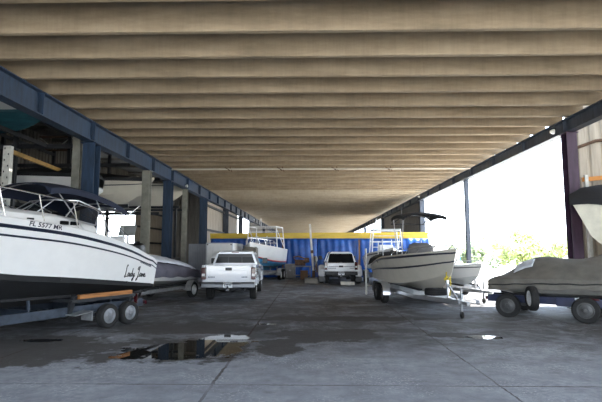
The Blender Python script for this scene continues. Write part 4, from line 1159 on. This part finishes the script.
# yellow beam
t = thing('yellow_beam', 'long yellow steel beam across the aisle above the blue tarps', 'beam', (0, 34, 0))
MB().ibeam((XL+.25, 0, 2.83), (XR-.2, 0, 2.92), .25, .42, .05).build('beam_section', 'yellow', t)
o = MB(); o.bar((XL+.25, -.1, 3.07), (XR-.2, -.1, 3.16), .10, .08); o.build('upper_pipe', 'yellow', t)
for x in (XL+.55, -2.0, 3.42, XR-.55):
    q_ = -.42 if x in (3.42, -2.0) else .18
    MB().bar((x, q_, 0), (x, q_, 2.66), .12, .12).build('support_post', 'wood_brown', t)
# tarps
tl = ['blue tarp behind the white box trailer and the sport boat', 'blue tarp between the sport boat and the white pole', 'blue tarp behind the camper shell pickup', 'blue tarp behind the tower boat', 'blue tarp behind the grey console cover of the fishing boat']
for (x0_, x1_), l in zip(((-7.2, -2.01), (-2.0, .42), (.43, 3.43), (3.44, 5.98), (5.99, 8.4)), tl):
    mb = MB(); rr = []; nx = int((x1_-x0_)*9)
    for i in range(nx+1):
        u = i/nx; x = x0_+(x1_-x0_)*u
        col = []
        for k in range(15):
            v = k/14; z = .0 + 2.74*v
            am = .05*(1-v*.5)
            yy = .55*am*math.sin(x*3.1+1.5*math.sin(v*3+x)) + .035*math.sin(x*13+v*2) + .03*math.sin(v*9+x*2.2) - .12*math.sin(PI*v)*math.sin(PI*u)
            col.append(Vector((x, 33.75+yy+.0*v, z + .03*math.sin(x*3)*v*(1-v))))
        rr.append(col)
    mb.loft(rr, False, False); o = mb.build('tarp', 'tarp', smooth=True, ang=80)
    md = o.modifiers.new('s', 'SOLIDIFY'); md.thickness = .01
    tag(o, l, 'tarp', None)
# white pole
t = thing('pole', 'thin white pole with rusty collar standing in front of the yellow beam', 'pole', (.08, 30.6, 0))
o = MB(); o.bar((.10, 0, 0), (-.15, 0, 3.6), .16, .13); o.build('shaft', 'white_paint', t, bevel=.01)
o = MB(); o.box((.1, 0, .03), (.5, .5, .06)); o.box((.09, 0, .35), (.22, .2, .5)); o.build('foot', 'rust', t); MB().box((-.02, 0, 1.8), (.2, .17, .2)).build('collar', 'rust', t)
# machines
t = thing('machine', 'rusty engine on a bench near the thin white pole', 'machine', (-.62, 31.4, 0))
o = MB()
for x in (-.55, .55):
    for yy in (-.3, .3): o.bar((x, yy, 0), (x, yy, .82), .07, .07)
o.box((0, 0, .83), (1.25, .7, .06)); o.box((0, 0, .25), (1.15, .6, .05)); o.build('bench', 'cabinet', t)
o = MB(); o.box((-.1, 0, 1.08), (.7, .4, .38)); o.cyl((.1, -.25, 1.15), (.5, -.25, 1.22), .12); o.box((.35, 0, 1.3), (.3, .3, .2)); o.tube([(-.4, -.2, 1.2), (-.55, -.2, 1.45), (-.2, -.2, 1.5), (.2, -.2, 1.35)], .05); o.cyl((-.3, -.21, 1.05), (-.3, -.3, 1.05), .13)
o.build('engine_block', 'rust', t, bevel=.02)
t = thing('cabinet', 'grey metal tool cabinet between the sport boat and the engine bench', 'cabinet', (-1.42, 32.2, 0))
MB().box((0, 0, .50), (.72, .5, .96)).build('cabinet_body', 'cabinet', t, bevel=.02)
for x in (-.18, .18):
    d_ = MB().box((x, -.26, .5), (.33, .02, .86)).build('door', 'cabinet', t); MB().box((x*.25, -.28, .55), (.02, .02, .1)).build('handle', 'alu', d_)
o = MB(); o.box((-.45, 30.75, .30), (.46, .36, .56))
for k in range(4): o.box((-.45, 30.75, .08+.15*k), (.5, .4, .12))
tag(o.build('crate', 'wood_brown'), 'small brown slatted wooden crate in front of the engine bench', 'crate')
t = thing('outboard_stand', 'spare outboard motor on a stand behind the thin white pole', 'motor', (.35, 32.6, 0), R(-80))
o = MB(); o.bar((-.25, -.25, 0), (0, 0, 1.0), .05, .05); o.bar((-.25, .25, 0), (0, 0, 1.0), .05, .05); o.bar((.3, 0, 0), (0, 0, 1.0), .05, .05); o.build('stand', 'rust', t); outboard(t, .0, .95, 'cabinet', sc=.75)
for (x, yy, n, l) in ((.15, 27.4, 1, 'flat grey concrete block on the floor beside the camper shell pickup wheel'), (.12, 29.4, 2, 'low grey concrete block by the foot of the white pole')):
    o = MB(); o.box((x-.15, yy, .11), (.75, .4, .2)); o.box((x-.15, yy-.203, .11), (.5, .006, .1)); tag(o.build('concrete_block', 'concrete_block', bevel=.02), l, 'block')
o = MB(); o.box((2.0, 26.15, .09), (.75, .3, .17)); o.box((2.0, 25.99, .09), (.6, .02, .1)); tag(o.build('concrete_block', 'white_paint', bevel=.02), 'pale block on the floor just behind the camper shell pickup bumper', 'block')
t = thing('cart', 'small dark hand cart in front of the tarp, beyond the camper shell pickup', 'cart', (3.0, 32.7, 0))
o = MB(); o.box((0, 0, .45), (.7, .9, .06)); o.bar((-.3, .45, .45), (-.3, .5, 1.2), .04, .04); o.bar((.3, .45, .45), (.3, .5, 1.2), .04, .04); o.bar((-.3, .5, 1.2), (.3, .5, 1.2), .04, .04); o.box((0, -.05, .75), (.55, .6, .5)); o.build('frame', 'rust', t)
for sx in (-1, 1):
    for yy in (-.35, .35):
        w_ = MB().lathe([(.001, -.04), (.12, -.04), (.14, 0), (.12, .04), (.001, .04)], (yy, 0, 0), 'y', 14).build('wheel', 'rubber', t, smooth=True)
        w_.location = (sx*.33, yy, .14); w_.rotation_euler = (0, 0, R(90)); w_.data.transform(Matrix.Translation((-yy, 0, 0)))

# outside: trees, shed, distant boats
def tree(label, x, y, h, w, seed, m='leaf', trunk=1.2):
    r_ = random.Random(seed); t = thing('tree', label, 'tree', (x, y, -.05))
    tk = MB()
    tk.tube([(0, 0, 0), (.1, .05, trunk*.6), (0, .1, trunk*1.3)], .14, 8, r1=.08)
    for k in range(7):
        a = r_.uniform(0, 6.28); tk.tube([(0, .1, trunk), (w*.25*math.cos(a), w*.25*math.sin(a), trunk+h*.25), (w*.4*math.cos(a+.3), w*.4*math.sin(a+.3), trunk+h*.5*r_.uniform(.7, 1.1))], .06, 6, r1=.015)
    tk.build('trunk', 'bark', t, smooth=True)
    cr = MB()
    cl = [(r_.gauss(0, w*.26), r_.gauss(0, w*.22), r_.uniform(h*.25, h*.88), r_.uniform(.35, .8)*w*.28) for _ in range(20)]
    for k in range(2600):
        cx, cy, cz, cr_ = r_.choice(cl)
        d = Vector((r_.gauss(0, 1), r_.gauss(0, 1), r_.gauss(0, .8))).normalized() * cr_ * r_.uniform(.5, 1.05)
        p = Vector((cx, cy, cz)) + d; a = Vector((r_.gauss(0, 1), r_.gauss(0, 1), r_.gauss(0, 1))).normalized(); b = a.orthogonal().normalized(); s_ = r_.uniform(.07, .16)
        cr.add([p - a*s_*1.6, p + b*s_*.7, p + a*s_*1.6, p - b*s_*.7], [(0, 1, 2, 3)])
    cr.build('foliage', m, t)
tree('bushy yellow green tree in the yard, tallest of the trees', 19.0, 43.0, 4.2, 4.6, 1)
tree('smaller yellow green tree in the yard, seen next to the purplish column', 23.2, 44.5, 3.4, 4.6, 2)
tree('low sparse dull green shrub in the yard near the slim post', 15.2, 45, 2.6, 3.0, 3, 'leaf2')
tree('distant dull green tree beyond the yard', 30, 90, 6, 8, 4, 'leaf2', 2)
t = thing('storage_shed', 'distant pale low building across the yard', 'building', (34, 120, -.05))
MB().box((0, 0, 1.6), (34, 8, 3.2)).build('walls', 'panel_pale', t)
MB().prism([(-17.5, 3.2), (17.5, 3.2), (17.5, 3.5), (-17.5, 3.5)], -4.4, 4.4).build('roof', 'gel_grey', t)
for k in range(7): MB().box((-14.4+4.8*k, -4.03, 1.4), (3, .05, 2.4)).build('shutter_door', 'box_grey', t)
for i, (x, yy, l) in enumerate(((13.5, 62, 'distant white boat in the yard, nearer of the two on stands'), (17.8, 66, 'distant white boat in the yard, farther of the two on stands'))):
    b_ = thing('yard_boat', l, 'boat', (x, yy, .5), heading(.3, -1))
    h = Hull(7, 2.5, [(0, 1.6), (.5, 1.7), (1, 2.1)], [(0, .6), (1, 1.3)], 0, full=.4); h.mesh([(.06, 0), (.8, 1), (.88, 2), (1, 1)], ['bottom_blue', 'gel', 'navy_line'], b_, nu=20); h.deck(b_, 'gel', uf=.5)
    o = MB(); o.box((3, 0, 2.2), (1.6, 1.4, 1.0)); o.build('cabin', 'gel', b_, bevel=.1)
    for xx in (1, 5):
        for yv in (-.6, .6): MB().bar((xx, yv*1.3, -.55), (xx, yv*.7, .5), .08, .08).build('stand', 'dark_steel', b_)
# fence
t = thing('yard_fence', 'low dark rail fence along the far side of the yard', 'fence', (0, 0, -.05))
for k in range(14): MB().bar((12+4*k, 70, 0), (12+4*k, 70, 1.9), .12, .12).build('fence_post', 'wood_brown', t)
for z in (1.0, 1.8): MB().bar((12, 70, z), (64, 70, z), .06, .10).build('fence_rail', 'wood_brown', t)

# ================================================================== LIGHT
w = bpy.data.worlds.new('World'); S.world = w; w.use_nodes = True
nt = w.node_tree; bg = nt.nodes['Background']
tc = N(nt, 'ShaderNodeTexCoord'); sp_ = N(nt, 'ShaderNodeSeparateXYZ'); nt.links.new(tc.outputs['Generated'], sp_.inputs[0])
cl = ramp(nt, sp_.outputs[2], [(.0, (.86, .93, 1.0)), (.5, (.62, .78, 1.0)), (1.0, (.42, .62, 1.0))])
nt.links.new(cl, bg.inputs[0]); bg.inputs[1].default_value = 4.6
ld = bpy.data.lights.new('sun', 'SUN'); ld.energy = 17; ld.angle = R(.6); ld.color = (1, .95, .86)
lo = bpy.data.objects.new('sun', ld); COL.objects.link(lo); lo.rotation_euler = (R(-1), R(31), 0); lo.location = (40, 20, 50)

cam = bpy.data.cameras.new('camera'); cam.lens = 470/602*36; cam.sensor_width = 36; cam.clip_end = 600
co = bpy.data.objects.new('camera', cam); COL.objects.link(co)
co.location = (0, 0, 1.85); co.rotation_euler = (R(96.07), 0, R(1.22))
S.camera = co
S.view_settings.view_transform = 'Standard'; S.view_settings.look = 'None'; S.view_settings.gamma = 1; S.view_settings.use_curve_mapping = False
S.view_settings.exposure = 0.8
